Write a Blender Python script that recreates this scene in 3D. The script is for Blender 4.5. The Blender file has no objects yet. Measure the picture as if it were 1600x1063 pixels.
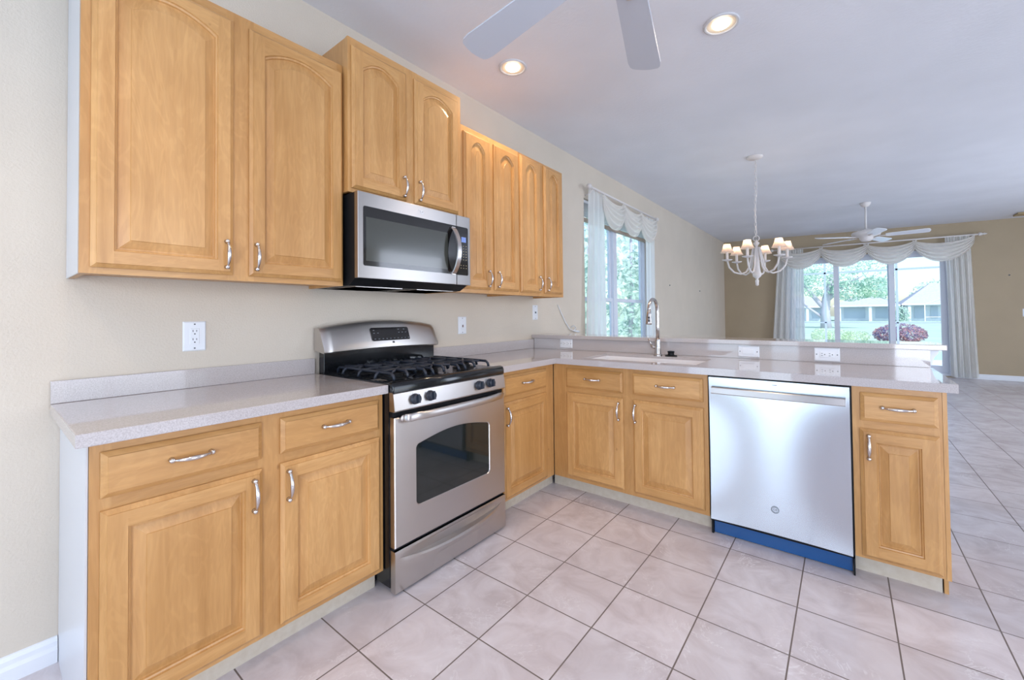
import bpy, bmesh, math, random
from mathutils import Vector, Matrix
PI = math.pi
scn = bpy.context.scene
COL = scn.collection
rnd = random.Random(7)

# ---------------------------------------------------------------- camera
CAMP = dict(yaw=0.6698, pitch=0.0175, roll=-0.0101, f=655.6, ppy=481.19)
def make_camera():
    y, p, r = CAMP['yaw'], CAMP['pitch'], CAMP['roll']
    F = Vector((-math.sin(y)*math.cos(p), math.cos(y)*math.cos(p), math.sin(p)))
    R = Vector((math.cos(y), math.sin(y), 0))
    U = R.cross(F)
    R2 = math.cos(r)*R + math.sin(r)*U
    U2 = -math.sin(r)*R + math.cos(r)*U
    cd = bpy.data.cameras.new('camera'); co = bpy.data.objects.new('camera', cd); COL.objects.link(co)
    m = Matrix.Identity(4)
    for i in range(3):
        m[i][0] = R2[i]; m[i][1] = U2[i]; m[i][2] = -F[i]
    m[0][3], m[1][3], m[2][3] = 2.2249, -0.98, 1.2136
    co.matrix_world = m
    cd.sensor_fit = 'HORIZONTAL'; cd.sensor_width = 36
    cd.lens = CAMP['f']/1600*36
    cd.shift_x = 0.0; cd.shift_y = -(531.5-CAMP['ppy'])/1600
    cd.clip_start = 0.05; cd.clip_end = 400
    scn.camera = co
make_camera()

# ---------------------------------------------------------------- world, sun, window light, exposure
scn.view_settings.view_transform = 'Standard'
scn.view_settings.look = 'None'
scn.view_settings.gamma = 1
scn.view_settings.use_curve_mapping = False
scn.view_settings.exposure = 0.02
w = bpy.data.worlds.new('World'); scn.world = w; w.use_nodes = True
wn = w.node_tree.nodes; wl = w.node_tree.links
for n in list(wn): wn.remove(n)
sky = wn.new('ShaderNodeTexSky'); sky.sky_type = 'NISHITA'; sky.sun_disc = False
sky.sun_elevation = math.radians(48); sky.sun_rotation = math.radians(120); sky.air_density = 1.0; sky.dust_density = 1.2
bg = wn.new('ShaderNodeBackground'); bg.inputs['Strength'].default_value = 0.30
wo = wn.new('ShaderNodeOutputWorld'); wl.new(sky.outputs[0], bg.inputs[0]); wl.new(bg.outputs[0], wo.inputs[0])

def sun(strength, direction, angle=1.0, color=(1, .96, .9)):
    ld = bpy.data.lights.new('sun', 'SUN'); ld.energy = strength; ld.angle = math.radians(angle); ld.color = color
    o = bpy.data.objects.new('sun', ld); COL.objects.link(o)
    o.rotation_euler = Vector(direction).to_track_quat('-Z', 'Y').to_euler(); o.location = (0, 0, 20)
sun(3.6, (-0.55, 0.62, -0.8))

def area(name, loc, direction, sx, sy, power, color):
    ld = bpy.data.lights.new(name, 'AREA'); ld.shape = 'RECTANGLE'; ld.size = sx; ld.size_y = sy
    ld.energy = power; ld.color = color
    o = bpy.data.objects.new(name, ld); COL.objects.link(o)
    o.location = loc; o.rotation_euler = Vector(direction).to_track_quat('-Z', 'Z').to_euler()
    return o
DAY = (0.745, 0.83, 1.0)
# daylight by glass doors and windows behind the camera; right side lamps are added
area('daylight_back', (0.57, -3.16, 1.10), (0, 1, 0), 0.68, 1.98, 17, (.58, .76, 1.0))
area('daylight_back', (1.43, -3.16, 1.10), (0, 1, 0), 0.38, 1.98, 9.5, (.58, .76, 1.0))
area('daylight_back', (3.6, -3.16, 1.30), (0, 1, 0), 1.6, 1.6, 112, DAY)
area('daylight_side_added', (6.95, 0.3, 1.35), (-1, 0, 0), 2.6, 1.9, 66, DAY)
area('daylight_side_added', (6.95, 5.6, 1.35), (-1, 0, 0), 3.2, 1.9, 150, DAY)

# ---------------------------------------------------------------- materials
def newmat(name):
    m = bpy.data.materials.new(name); m.use_nodes = True
    nt = m.node_tree; nt.nodes.clear()
    out = nt.nodes.new('ShaderNodeOutputMaterial'); b = nt.nodes.new('ShaderNodeBsdfPrincipled')
    nt.links.new(b.outputs[0], out.inputs[0])
    return m, nt, b, out
def N(nt, t, **kw):
    n = nt.nodes.new(t)
    for k, v in kw.items():
        if k in n.inputs: n.inputs[k].default_value = v
        else: setattr(n, k, v)
    return n
def coords(nt, scale=(1, 1, 1), loc=(0, 0, 0), rnd_off=False):
    tc = N(nt, 'ShaderNodeTexCoord'); mp = N(nt, 'ShaderNodeMapping')
    mp.inputs['Scale'].default_value = scale; mp.inputs['Location'].default_value = loc
    if rnd_off:
        oi = N(nt, 'ShaderNodeObjectInfo'); mul = N(nt, 'ShaderNodeVectorMath', operation='SCALE'); mul.inputs['Scale'].default_value = 7.0
        cx = N(nt, 'ShaderNodeCombineXYZ')
        for i in range(3): nt.links.new(oi.outputs['Random'], cx.inputs[i])
        nt.links.new(cx.outputs[0], mul.inputs[0])
        ad = N(nt, 'ShaderNodeVectorMath', operation='ADD')
        nt.links.new(tc.outputs['Object'], ad.inputs[0]); nt.links.new(mul.outputs[0], ad.inputs[1]); nt.links.new(ad.outputs[0], mp.inputs[0])
    else:
        nt.links.new(tc.outputs['Object'], mp.inputs[0])
    return mp
def ramp(nt, src, stops, interp='LINEAR'):
    r = N(nt, 'ShaderNodeValToRGB'); e = r.color_ramp.elements; r.color_ramp.interpolation = interp
    while len(e) > 1: e.remove(e[-1])
    e[0].position, e[0].color = stops[0][0], (*stops[0][1], 1)
    for p, c in stops[1:]:
        x = e.new(p); x.color = (*c, 1)
    nt.links.new(src, r.inputs[0]); return r
def mix(nt, a, b, fac, mode='MIX'):
    m = N(nt, 'ShaderNodeMix', data_type='RGBA', blend_type=mode)
    for s, v in ((m.inputs[6], a), (m.inputs[7], b), (m.inputs[0], fac)):
        if hasattr(v, 'links'): nt.links.new(v, s)
        elif isinstance(v, (int, float)): s.default_value = v
        else: s.default_value = (*v, 1)
    return m.outputs[2]
def bump(nt, b, h, strength=.2, dist=.002):
    n = N(nt, 'ShaderNodeBump', Strength=strength, Distance=dist); nt.links.new(h, n.inputs['Height']); nt.links.new(n.outputs[0], b.inputs['Normal']); return n
def plain(name, col, rough=.5, metal=0, spec=None, coat=0, bumpy=0, bscale=200):
    m, nt, b, o = newmat(name)
    b.inputs['Base Color'].default_value = (*col, 1); b.inputs['Roughness'].default_value = rough; b.inputs['Metallic'].default_value = metal
    if spec is not None: b.inputs['Specular IOR Level'].default_value = spec
    if coat: b.inputs['Coat Weight'].default_value = coat; b.inputs['Coat Roughness'].default_value = .08
    mp = coords(nt); nz = N(nt, 'ShaderNodeTexNoise', Scale=bscale, Detail=3.0); nt.links.new(mp.outputs[0], nz.inputs[0])
    if bumpy: bump(nt, b, nz.outputs[0], bumpy, .002)
    return m

def wood(name, axis):
    m, nt, b, o = newmat(name)
    st = {'z': (1, 1, .08), 'y': (1, .08, 1), 'x': (.08, 1, 1)}[axis]
    mp = coords(nt, st, rnd_off=True)
    n1 = N(nt, 'ShaderNodeTexNoise', Scale=14.0, Detail=7.0, Roughness=.62, Distortion=.8); nt.links.new(mp.outputs[0], n1.inputs[0])
    n2 = N(nt, 'ShaderNodeTexNoise', Scale=90.0, Detail=4.0, Roughness=.6); nt.links.new(mp.outputs[0], n2.inputs[0])
    mp3 = coords(nt, (3, 3, 3), rnd_off=True)
    n3 = N(nt, 'ShaderNodeTexNoise', Scale=1.0, Detail=3.0); nt.links.new(mp3.outputs[0], n3.inputs[0])
    c1 = ramp(nt, n1.outputs[0], [(.28, (.50, .258, .084)), (.50, (.575, .312, .112)), (.72, (.635, .362, .142))])
    c2 = ramp(nt, n2.outputs[0], [(.35, (.95, .94, .92)), (.60, (1.02, 1.02, 1.02))])
    c3 = ramp(nt, n3.outputs[0], [(.35, (.93, .90, .86)), (.65, (1.05, 1.05, 1.06))])
    a = mix(nt, c1.outputs[0], c2.outputs[0], 1.0, 'MULTIPLY'); a = mix(nt, a, c3.outputs[0], 1.0, 'MULTIPLY')
    mp5 = coords(nt, {'z': (1, 1, .22), 'y': (1, .22, 1), 'x': (.22, 1, 1)}[axis], rnd_off=True)
    n5 = N(nt, 'ShaderNodeTexNoise', Scale=9.0, Detail=2.0, Distortion=3.5); nt.links.new(mp5.outputs[0], n5.inputs[0])
    w5 = N(nt, 'ShaderNodeMath', operation='MULTIPLY'); w5.inputs[1].default_value = 26.0; nt.links.new(n5.outputs[0], w5.inputs[0])
    w6 = N(nt, 'ShaderNodeMath', operation='SINE'); nt.links.new(w5.outputs[0], w6.inputs[0])
    c5 = ramp(nt, w6.outputs[0], [(0, (.93, .90, .86)), (.6, (1.0, 1.0, 1.0)), (1, (1.05, 1.05, 1.05))])
    a = mix(nt, a, c5.outputs[0], .5, 'MULTIPLY')
    oi = N(nt, 'ShaderNodeObjectInfo'); c6 = ramp(nt, oi.outputs['Random'], [(0, (.93, .91, .88)), (1, (1.05, 1.06, 1.09))])
    a = mix(nt, a, c6.outputs[0], 1.0, 'MULTIPLY')
    # small dark flecks and knots
    vo = N(nt, 'ShaderNodeTexVoronoi', Scale=5.0); mp4 = coords(nt, (1, 1, .55) if axis == 'z' else (1, 1, 1), rnd_off=True)
    nt.links.new(mp4.outputs[0], vo.inputs[0])
    k = ramp(nt, vo.outputs['Distance'], [(.012, (.45, .33, .22)), (.035, (1, 1, 1))])
    a = mix(nt, a, k.outputs[0], .6, 'MULTIPLY')
    nt.links.new(a, b.inputs['Base Color'])
    b.inputs['Roughness'].default_value = .34; b.inputs['Coat Weight'].default_value = .12; b.inputs['Coat Roughness'].default_value = .25
    bump(nt, b, n2.outputs[0], .08, .0006)
    return m
WZ = wood('maple_vertical_grain', 'z'); WY = wood('maple_grain_y', 'y'); WX = wood('maple_grain_x', 'x')

def paint(name, col, rough=.7, bs=120, st=.55):
    m, nt, b, o = newmat(name)
    mp = coords(nt); nz = N(nt, 'ShaderNodeTexNoise', Scale=float(bs), Detail=3.0); nt.links.new(mp.outputs[0], nz.inputs[0])
    n2 = N(nt, 'ShaderNodeTexNoise', Scale=2.0, Detail=2.0); nt.links.new(mp.outputs[0], n2.inputs[0])
    r = ramp(nt, n2.outputs[0], [(.3, tuple(c*.97 for c in col)), (.7, tuple(c*1.03 for c in col))])
    nt.links.new(r.outputs[0], b.inputs['Base Color']); b.inputs['Roughness'].default_value = rough
    bump(nt, b, nz.outputs[0], st, .003)
    return m
M_WALL = paint('wall_paint_cream', (.66, .585, .49))
M_FAR = paint('wall_paint_backlit_shade', (.44, .35, .235))  # same wall paint darkened, the far wall's backlit shade put into the colour
M_CEIL = paint('ceiling_knockdown', (.80, .815, .86), .8, 45, .5)
M_BACK = paint('back_wall_reflection_blue', (.34, .40, .48))  # unseen back wall, coloured blue to tint the dishwasher reflection
M_TRIM = plain('white_trim', (.82, .84, .88), .35)
M_WHITE = plain('white_plastic', (.80, .82, .86), .3)
M_LAM = plain('white_side_laminate', (.64, .64, .66), .3)
M_VINYL = plain('white_vinyl', (.72, .77, .86), .35)
M_BLACK = plain('black_enamel', (.006, .007, .009), .14, spec=.35, coat=.15)
M_BLACKM = plain('black_matte', (.007, .008, .010), .5, spec=.2)
M_IRON = plain('cast_iron_grate', (.014, .020, .034), .42, bumpy=.15, bscale=300)
M_CHROME = plain('satin_nickel', (.54, .51, .50), .24, 1)
M_PEWTER = plain('brushed_pewter', (.66, .62, .60), .24, 1)
M_SLOT = plain('dark_slot', (.02, .02, .025), .6)
M_GREYD = plain('grey_mark', (.13, .14, .16), .4)
M_SINK = plain('biscuit_sink', (.90, .87, .86), .25, coat=.3)
M_FILM = plain('blue_protective_film', (.010, .085, .26), .18, coat=.5, bumpy=.4, bscale=18)
M_LINT = plain('white_distressed_metal', (.74, .70, .68), .5, bumpy=.3, bscale=90)
M_TOE = None

def toe():
    m, nt, b, o = newmat('worn_toe_kick_board')
    mp = coords(nt); nz = N(nt, 'ShaderNodeTexNoise', Scale=40.0, Detail=6.0); nt.links.new(mp.outputs[0], nz.inputs[0])
    r = ramp(nt, nz.outputs[0], [(.30, (.56, .48, .375)), (.7, (.62, .55, .45))]); nt.links.new(r.outputs[0], b.inputs['Base Color'])
    b.inputs['Roughness'].default_value = .7; bump(nt, b, nz.outputs[0], .3, .002); return m
M_TOE = toe()

def quartz():
    m, nt, b, o = newmat('speckled_quartz')
    mp = coords(nt); nz = N(nt, 'ShaderNodeTexNoise', Scale=260.0, Detail=2.0); nt.links.new(mp.outputs[0], nz.inputs[0])
    vo = N(nt, 'ShaderNodeTexVoronoi', Scale=330.0); nt.links.new(mp.outputs[0], vo.inputs[0])
    r = ramp(nt, nz.outputs[0], [(.30, (.43, .385, .375)), (.50, (.51, .465, .455)), (.70, (.57, .53, .525))])
    k = ramp(nt, vo.outputs['Distance'], [(.10, (.70, .66, .66)), (.30, (1, 1, 1))])
    nt.links.new(mix(nt, r.outputs[0], k.outputs[0], .6, 'MULTIPLY'), b.inputs['Base Color'])
    b.inputs['Roughness'].default_value = .05; b.inputs['Coat Weight'].default_value = .3; b.inputs['Coat Roughness'].default_value = .015
    return m
M_Q = quartz()

def tiles():
    m, nt, b, o = newmat('ceramic_floor_tile')
    T = .3079
    tc = N(nt, 'ShaderNodeTexCoord'); mp = N(nt, 'ShaderNodeMapping'); mp.inputs['Location'].default_value = (-.818+T*40, -1.4175+T*40, 0)
    nt.links.new(tc.outputs['Object'], mp.inputs[0])
    br = N(nt, 'ShaderNodeTexBrick', offset=0.0, squash=1.0)
    br.inputs['Scale'].default_value = 1.0; br.inputs['Mortar Size'].default_value = .0028; br.inputs['Mortar Smooth'].default_value = .15
    br.inputs['Brick Width'].default_value = T; br.inputs['Row Height'].default_value = T; br.inputs['Bias'].default_value = 0
    br.inputs['Color1'].default_value = (.94, .94, .94, 1); br.inputs['Color2'].default_value = (1.05, 1.05, 1.05, 1); br.inputs['Mortar'].default_value = (1, 1, 1, 1)
    nt.links.new(mp.outputs[0], br.inputs[0])
    nz = N(nt, 'ShaderNodeTexNoise', Scale=5.0, Detail=6.0, Roughness=.6, Distortion=1.2); nt.links.new(tc.outputs['Object'], nz.inputs[0])
    r = ramp(nt, nz.outputs[0], [(.32, (.54, .475, .48)), (.5, (.62, .56, .57)), (.68, (.68, .63, .645))])
    # pale veins
    wv = N(nt, 'ShaderNodeTexNoise', Scale=2.6, Detail=5.0, Roughness=.65, Distortion=2.5); nt.links.new(tc.outputs['Object'], wv.inputs[0])
    sub = N(nt, 'ShaderNodeMath', operation='SUBTRACT'); nt.links.new(wv.outputs[0], sub.inputs[0]); sub.inputs[1].default_value = .5
    ab = N(nt, 'ShaderNodeMath', operation='ABSOLUTE'); nt.links.new(sub.outputs[0], ab.inputs[0])
    vr = ramp(nt, ab.outputs[0], [(0, (1, 1, 1)), (.006, (.5, .5, .5)), (.012, (0, 0, 0))])
    n5 = N(nt, 'ShaderNodeTexNoise', Scale=3.2, Detail=1.0); nt.links.new(tc.outputs['Object'], n5.inputs[0])
    msk = ramp(nt, n5.outputs[0], [(.50, (0, 0, 0)), (.60, (.55, .55, .55))])
    vm = mix(nt, vr.outputs[0], msk.outputs[0], 1.0, 'MULTIPLY')
    c = mix(nt, r.outputs[0], br.outputs['Color'], 1.0, 'MULTIPLY')
    c = mix(nt, c, (.80, .78, .78), vm)
    c = mix(nt, c, (.17, .135, .12), br.outputs['Fac'])
    nt.links.new(c, b.inputs['Base Color'])
    rr = ramp(nt, br.outputs['Fac'], [(0, (.24, .24, .24)), (1, (.65, .65, .65))]); nt.links.new(rr.outputs[0], b.inputs['Roughness'])
    inv = N(nt, 'ShaderNodeMath', operation='SUBTRACT'); inv.inputs[0].default_value = 1.0; nt.links.new(br.outputs['Fac'], inv.inputs[1])
    ad = N(nt, 'ShaderNodeMath', operation='MULTIPLY_ADD'); nt.links.new(nz.outputs[0], ad.inputs[0]); ad.inputs[1].default_value = .35; nt.links.new(inv.outputs[0], ad.inputs[2])
    bump(nt, b, ad.outputs[0], .5, .002)
    return m
M_TILE = tiles()

def steel(name, col=(.60, .585, .575), rough=.30, aniso=.9):
    """horizontally brushed stainless: the brushing stretches every reflection up and down"""
    m, nt, b, o = newmat(name)
    b.inputs['Base Color'].default_value = (*col, 1); b.inputs['Metallic'].default_value = 1
    b.inputs['Roughness'].default_value = rough; b.inputs['Anisotropic'].default_value = aniso
    cx = N(nt, 'ShaderNodeCombineXYZ'); cx.inputs[2].default_value = 1.0; nt.links.new(cx.outputs[0], b.inputs['Tangent'])
    mp = coords(nt, (.5, .5, 14)); nz = N(nt, 'ShaderNodeTexNoise', Scale=1.0, Detail=1.0); nt.links.new(mp.outputs[0], nz.inputs[0])
    r = ramp(nt, nz.outputs[0], [(.3, tuple(c*.99 for c in col)), (.7, tuple(min(1, c*1.01) for c in col))]); nt.links.new(r.outputs[0], b.inputs['Base Color'])
    return m
M_STEEL = steel('brushed_stainless', (.60, .57, .55), .34, .85)
M_STEELDW = steel('stainless_panel', (.70, .73, .77), .20, .95)
M_STEELMW = steel('stainless_microwave', (.40, .385, .385), .34, .85)

def glass_dark(name, col=(.012, .014, .014), rough=.05):
    m, nt, b, o = newmat(name); b.inputs['Base Color'].default_value = (*col, 1); b.inputs['Roughness'].default_value = rough
    b.inputs['Coat Weight'].default_value = .25; b.inputs['Coat Roughness'].default_value = .03
    mp = coords(nt); nz = N(nt, 'ShaderNodeTexNoise', Scale=2.0); nt.links.new(mp.outputs[0], nz.inputs[0]); return m
M_OVENG = glass_dark('oven_glass', (.014, .018, .017))
M_MWG = glass_dark('microwave_glass_black', (.010, .009, .009), .08)
M_MWW = glass_dark('microwave_window_mesh', (.055, .058, .050), .10)

def emis(name, col, strength, base=(.8, .8, .8)):
    m, nt, b, o = newmat(name); b.inputs['Base Color'].default_value = (*base, 1)
    b.inputs['Emission Color'].default_value = (*col, 1); b.inputs['Emission Strength'].default_value = strength; return m
M_BULB = emis('warm_bulb', (1, .86, .66), 9.0)
M_BULBS = emis('candle_bulb', (1, .80, .58), 1.6)
M_LCD = emis('blue_display', (.28, .42, 1.0), .55, (.05, .08, .2))
M_CONE = plain('cream_can_baffle', (.86, .74, .58), .35)

def glass_pane():
    m, nt, b, o = newmat('window_glass'); nt.nodes.remove(b)
    tr = N(nt, 'ShaderNodeBsdfTransparent'); tr.inputs[0].default_value = (.93, .97, 1, 1)
    gl = N(nt, 'ShaderNodeBsdfGlossy', Roughness=.02); gl.inputs[0].default_value = (1, 1, 1, 1)
    lw = N(nt, 'ShaderNodeLayerWeight', Blend=.5); fr = N(nt, 'ShaderNodeMath', operation='POWER'); nt.links.new(lw.outputs['Facing'], fr.inputs[0]); fr.inputs[1].default_value = 5.0; mx = N(nt, 'ShaderNodeMixShader')
    nt.links.new(fr.outputs[0], mx.inputs[0]); nt.links.new(tr.outputs[0], mx.inputs[1]); nt.links.new(gl.outputs[0], mx.inputs[2]); nt.links.new(mx.outputs[0], o.inputs[0])
    return m
M_GLASS = glass_pane()

def sheer(name, col, alpha=.82, trans=.5):
    m, nt, b, o = newmat(name); nt.nodes.remove(b)
    df = N(nt, 'ShaderNodeBsdfDiffuse'); df.inputs[0].default_value = (*col, 1)
    tl = N(nt, 'ShaderNodeBsdfTranslucent'); tl.inputs[0].default_value = (*col, 1)
    tp = N(nt, 'ShaderNodeBsdfTransparent')
    a = N(nt, 'ShaderNodeMixShader', Fac=trans); nt.links.new(df.outputs[0], a.inputs[1]); nt.links.new(tl.outputs[0], a.inputs[2])
    mp = coords(nt); nz = N(nt, 'ShaderNodeTexNoise', Scale=300.0); nt.links.new(mp.outputs[0], nz.inputs[0])
    c = N(nt, 'ShaderNodeMixShader', Fac=alpha); nt.links.new(tp.outputs[0], c.inputs[1]); nt.links.new(a.outputs[0], c.inputs[2]); nt.links.new(c.outputs[0], o.inputs[0])
    return m
M_SHEER = sheer('sheer_white_voile', (.93, .94, .93), .88, .42)
M_SWAG = sheer('sheer_swag_voile', (.95, .92, .88), .98, .38)
M_SLAT = sheer('translucent_blind_slat', (.95, .95, .95), 1.0, .6)
M_SHADE = sheer('pink_lamp_shade', (.93, .76, .62), 1.0, .55)

def leafmat(name, c1, c2, sc=3.0):
    m, nt, b, o = newmat(name); nt.nodes.remove(b)
    mp = coords(nt); nz = N(nt, 'ShaderNodeTexNoise', Scale=sc, Detail=3.0); nt.links.new(mp.outputs[0], nz.inputs[0])
    r = ramp(nt, nz.outputs[0], [(.35, c1), (.65, c2)])
    df = N(nt, 'ShaderNodeBsdfDiffuse'); tl = N(nt, 'ShaderNodeBsdfTranslucent')
    nt.links.new(r.outputs[0], df.inputs[0]); nt.links.new(r.outputs[0], tl.inputs[0])
    mx = N(nt, 'ShaderNodeMixShader', Fac=.4); nt.links.new(df.outputs[0], mx.inputs[1]); nt.links.new(tl.outputs[0], mx.inputs[2]); nt.links.new(mx.outputs[0], o.inputs[0])
    return m
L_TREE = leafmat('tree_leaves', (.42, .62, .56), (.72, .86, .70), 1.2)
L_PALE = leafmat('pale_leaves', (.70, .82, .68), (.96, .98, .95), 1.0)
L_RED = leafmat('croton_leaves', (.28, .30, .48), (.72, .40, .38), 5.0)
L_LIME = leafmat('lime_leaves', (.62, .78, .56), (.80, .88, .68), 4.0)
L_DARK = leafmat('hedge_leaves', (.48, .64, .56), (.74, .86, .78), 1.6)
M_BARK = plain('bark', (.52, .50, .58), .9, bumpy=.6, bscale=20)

def twotone(name, a, c, sc, rough=.9, b_=.0):
    m, nt, b, o = newmat(name); mp = coords(nt); nz = N(nt, 'ShaderNodeTexNoise', Scale=sc, Detail=5.0); nt.links.new(mp.outputs[0], nz.inputs[0])
    r = ramp(nt, nz.outputs[0], [(.35, a), (.65, c)]); nt.links.new(r.outputs[0], b.inputs['Base Color']); b.inputs['Roughness'].default_value = rough
    if b_: bump(nt, b, nz.outputs[0], b_, .02)
    return m
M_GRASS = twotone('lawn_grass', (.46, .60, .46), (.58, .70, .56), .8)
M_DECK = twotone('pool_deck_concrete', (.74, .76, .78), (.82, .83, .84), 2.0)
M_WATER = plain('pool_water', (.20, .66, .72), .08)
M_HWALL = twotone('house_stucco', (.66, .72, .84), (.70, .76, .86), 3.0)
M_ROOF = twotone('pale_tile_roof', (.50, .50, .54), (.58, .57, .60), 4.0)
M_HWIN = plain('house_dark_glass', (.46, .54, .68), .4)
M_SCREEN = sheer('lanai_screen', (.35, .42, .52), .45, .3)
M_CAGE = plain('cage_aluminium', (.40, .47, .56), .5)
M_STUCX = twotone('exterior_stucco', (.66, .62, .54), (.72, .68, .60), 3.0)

# ---------------------------------------------------------------- object helpers
WM = {}
def link(o, parent=None, base=(0, 0, 0)):
    COL.objects.link(o)
    if parent: o.parent = parent
    WM[o.name] = Vector(base)
def thing(name, label, cat, base, group=None):
    o = bpy.data.objects.new(name, None); o.empty_display_size = .1; link(o, None, base); o.location = base
    o['label'] = label; o['category'] = cat
    if group: o['group'] = group
    return o
def rootbase(p):
    while p.parent: p = p.parent
    return Vector(p.location)
def obj(name, bm, mats, parent=None, label=None, cat=None, group=None, base=None, smooth=False, kind=None, autosmooth=None):
    """links bm (built in world coordinates) as one mesh object"""
    me = bpy.data.meshes.new(name)
    if parent is not None: off = rootbase(parent)
    else: off = Vector(base) if base is not None else Vector((0, 0, 0))
    if off.length > 0: bmesh.ops.translate(bm, verts=bm.verts, vec=-off)
    bmesh.ops.recalc_face_normals(bm, faces=bm.faces)
    bm.to_mesh(me); bm.free()
    if not isinstance(mats, (list, tuple)): mats = [mats]
    for m in mats: me.materials.append(m)
    if smooth or autosmooth:
        for p in me.polygons: p.use_smooth = True
    o = bpy.data.objects.new(name, me); COL.objects.link(o)
    if autosmooth:
        md = o.modifiers.new('edges', 'EDGE_SPLIT'); md.split_angle = math.radians(autosmooth)
    if parent is not None: o.parent = parent
    else: o.location = off
    if label: o['label'] = label
    if cat: o['category'] = cat
    if group: o['group'] = group
    if kind: o['kind'] = kind
    return o
def B(): return bmesh.new()
def box(bm, x0, x1, y0, y1, z0, z1, bev=0, mi=0):
    vs = [bm.verts.new(p) for p in ((x0,y0,z0),(x1,y0,z0),(x1,y1,z0),(x0,y1,z0),(x0,y0,z1),(x1,y0,z1),(x1,y1,z1),(x0,y1,z1))]
    fs = [bm.faces.new([vs[i] for i in q]) for q in ((0,3,2,1),(4,5,6,7),(0,1,5,4),(1,2,6,5),(2,3,7,6),(3,0,4,7))]
    for f in fs: f.material_index = mi
    if bev:
        es = set(e for f in fs for e in f.edges)
        r = bmesh.ops.bevel(bm, geom=list(es), offset=bev, segments=2, affect='EDGES', profile=.6)
        for f in r['faces']: f.material_index = mi
    return vs
def loft(bm, loops, cap0=False, cap1=False, close=True, mi=0):
    L = [[bm.verts.new(p) for p in lp] for lp in loops]
    n = len(L[0])
    for a, b in zip(L, L[1:]):
        for i in range(n if close else n-1):
            j = (i+1) % n
            try: bm.faces.new((a[i], a[j], b[j], b[i])).material_index = mi
            except ValueError: pass
    if cap0: bm.faces.new(list(reversed(L[0]))).material_index = mi
    if cap1: bm.faces.new(L[-1]).material_index = mi
    return L
def tube(bm, pts, r, seg=10, caps=True, mi=0, flat=None):
    pts = [Vector(p) for p in pts]; n = len(pts)
    rs = r if isinstance(r, (list, tuple)) else [r]*n
    T = [(pts[min(i+1, n-1)]-pts[max(i-1, 0)]).normalized() for i in range(n)]
    up = Vector((0, 0, 1)) if abs(T[0].z) < .9 else Vector((1, 0, 0))
    nrm = (up - T[0]*up.dot(T[0])).normalized(); loops = []
    for i in range(n):
        nrm = (nrm - T[i]*nrm.dot(T[i])).normalized(); bi = T[i].cross(nrm)
        fa, fb = (1, 1) if flat is None else flat
        loops.append([pts[i] + rs[i]*(fa*math.cos(2*PI*k/seg)*nrm + fb*math.sin(2*PI*k/seg)*bi) for k in range(seg)])
    loft(bm, loops, caps, caps, mi=mi)
def lathe(bm, prof, c, seg=24, axis='z', mi=0, caps=(True, True)):
    loops = []
    for r, h in prof:
        lp = []
        for k in range(seg):
            a = 2*PI*k/seg; u, v = r*math.cos(a), r*math.sin(a)
            if axis == 'z': p = (c[0]+u, c[1]+v, c[2]+h)
            elif axis == 'x': p = (c[0]+h, c[1]+u, c[2]+v)
            else: p = (c[0]+v, c[1]+h, c[2]+u)
            lp.append(p)
        loops.append(lp)
    loft(bm, loops, caps[0], caps[1], mi=mi)
def gridsolid(bm, us, vs, keep, P, a0, a1, mi=0):
    """cells of a grid kept or left open, thickened from a0 to a1; P(u,v,a)->xyz"""
    V = {}
    def v(i, j, a):
        k = (i, j, a)
        if k not in V: V[k] = bm.verts.new(P(us[i], vs[j], a0 if a == 0 else a1))
        return V[k]
    nu, nv = len(us)-1, len(vs)-1
    K = {(i, j): keep(i, j) for i in range(nu) for j in range(nv)}
    def q(*p):
        f = bm.faces.new(p); f.material_index = mi
    for (i, j), k in K.items():
        if not k: continue
        q(v(i,j,0), v(i,j+1,0), v(i+1,j+1,0), v(i+1,j,0)); q(v(i,j,1), v(i+1,j,1), v(i+1,j+1,1), v(i,j+1,1))
        if not K.get((i-1, j)): q(v(i,j,0), v(i,j,1), v(i,j+1,1), v(i,j+1,0))
        if not K.get((i+1, j)): q(v(i+1,j,0), v(i+1,j+1,0), v(i+1,j+1,1), v(i+1,j,1))
        if not K.get((i, j-1)): q(v(i,j,0), v(i+1,j,0), v(i+1,j,1), v(i,j,1))
        if not K.get((i, j+1)): q(v(i,j+1,0), v(i,j+1,1), v(i+1,j+1,1), v(i+1,j+1,0))
def FX(x0): return lambda u, v, n: (x0+n, u, v)      # a front facing +x: u along y
def FY(y0): return lambda u, v, n: (u, y0-n, v)      # a front facing -y: u along x
def S(o): o['kind'] = 'structure'; return o

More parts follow.
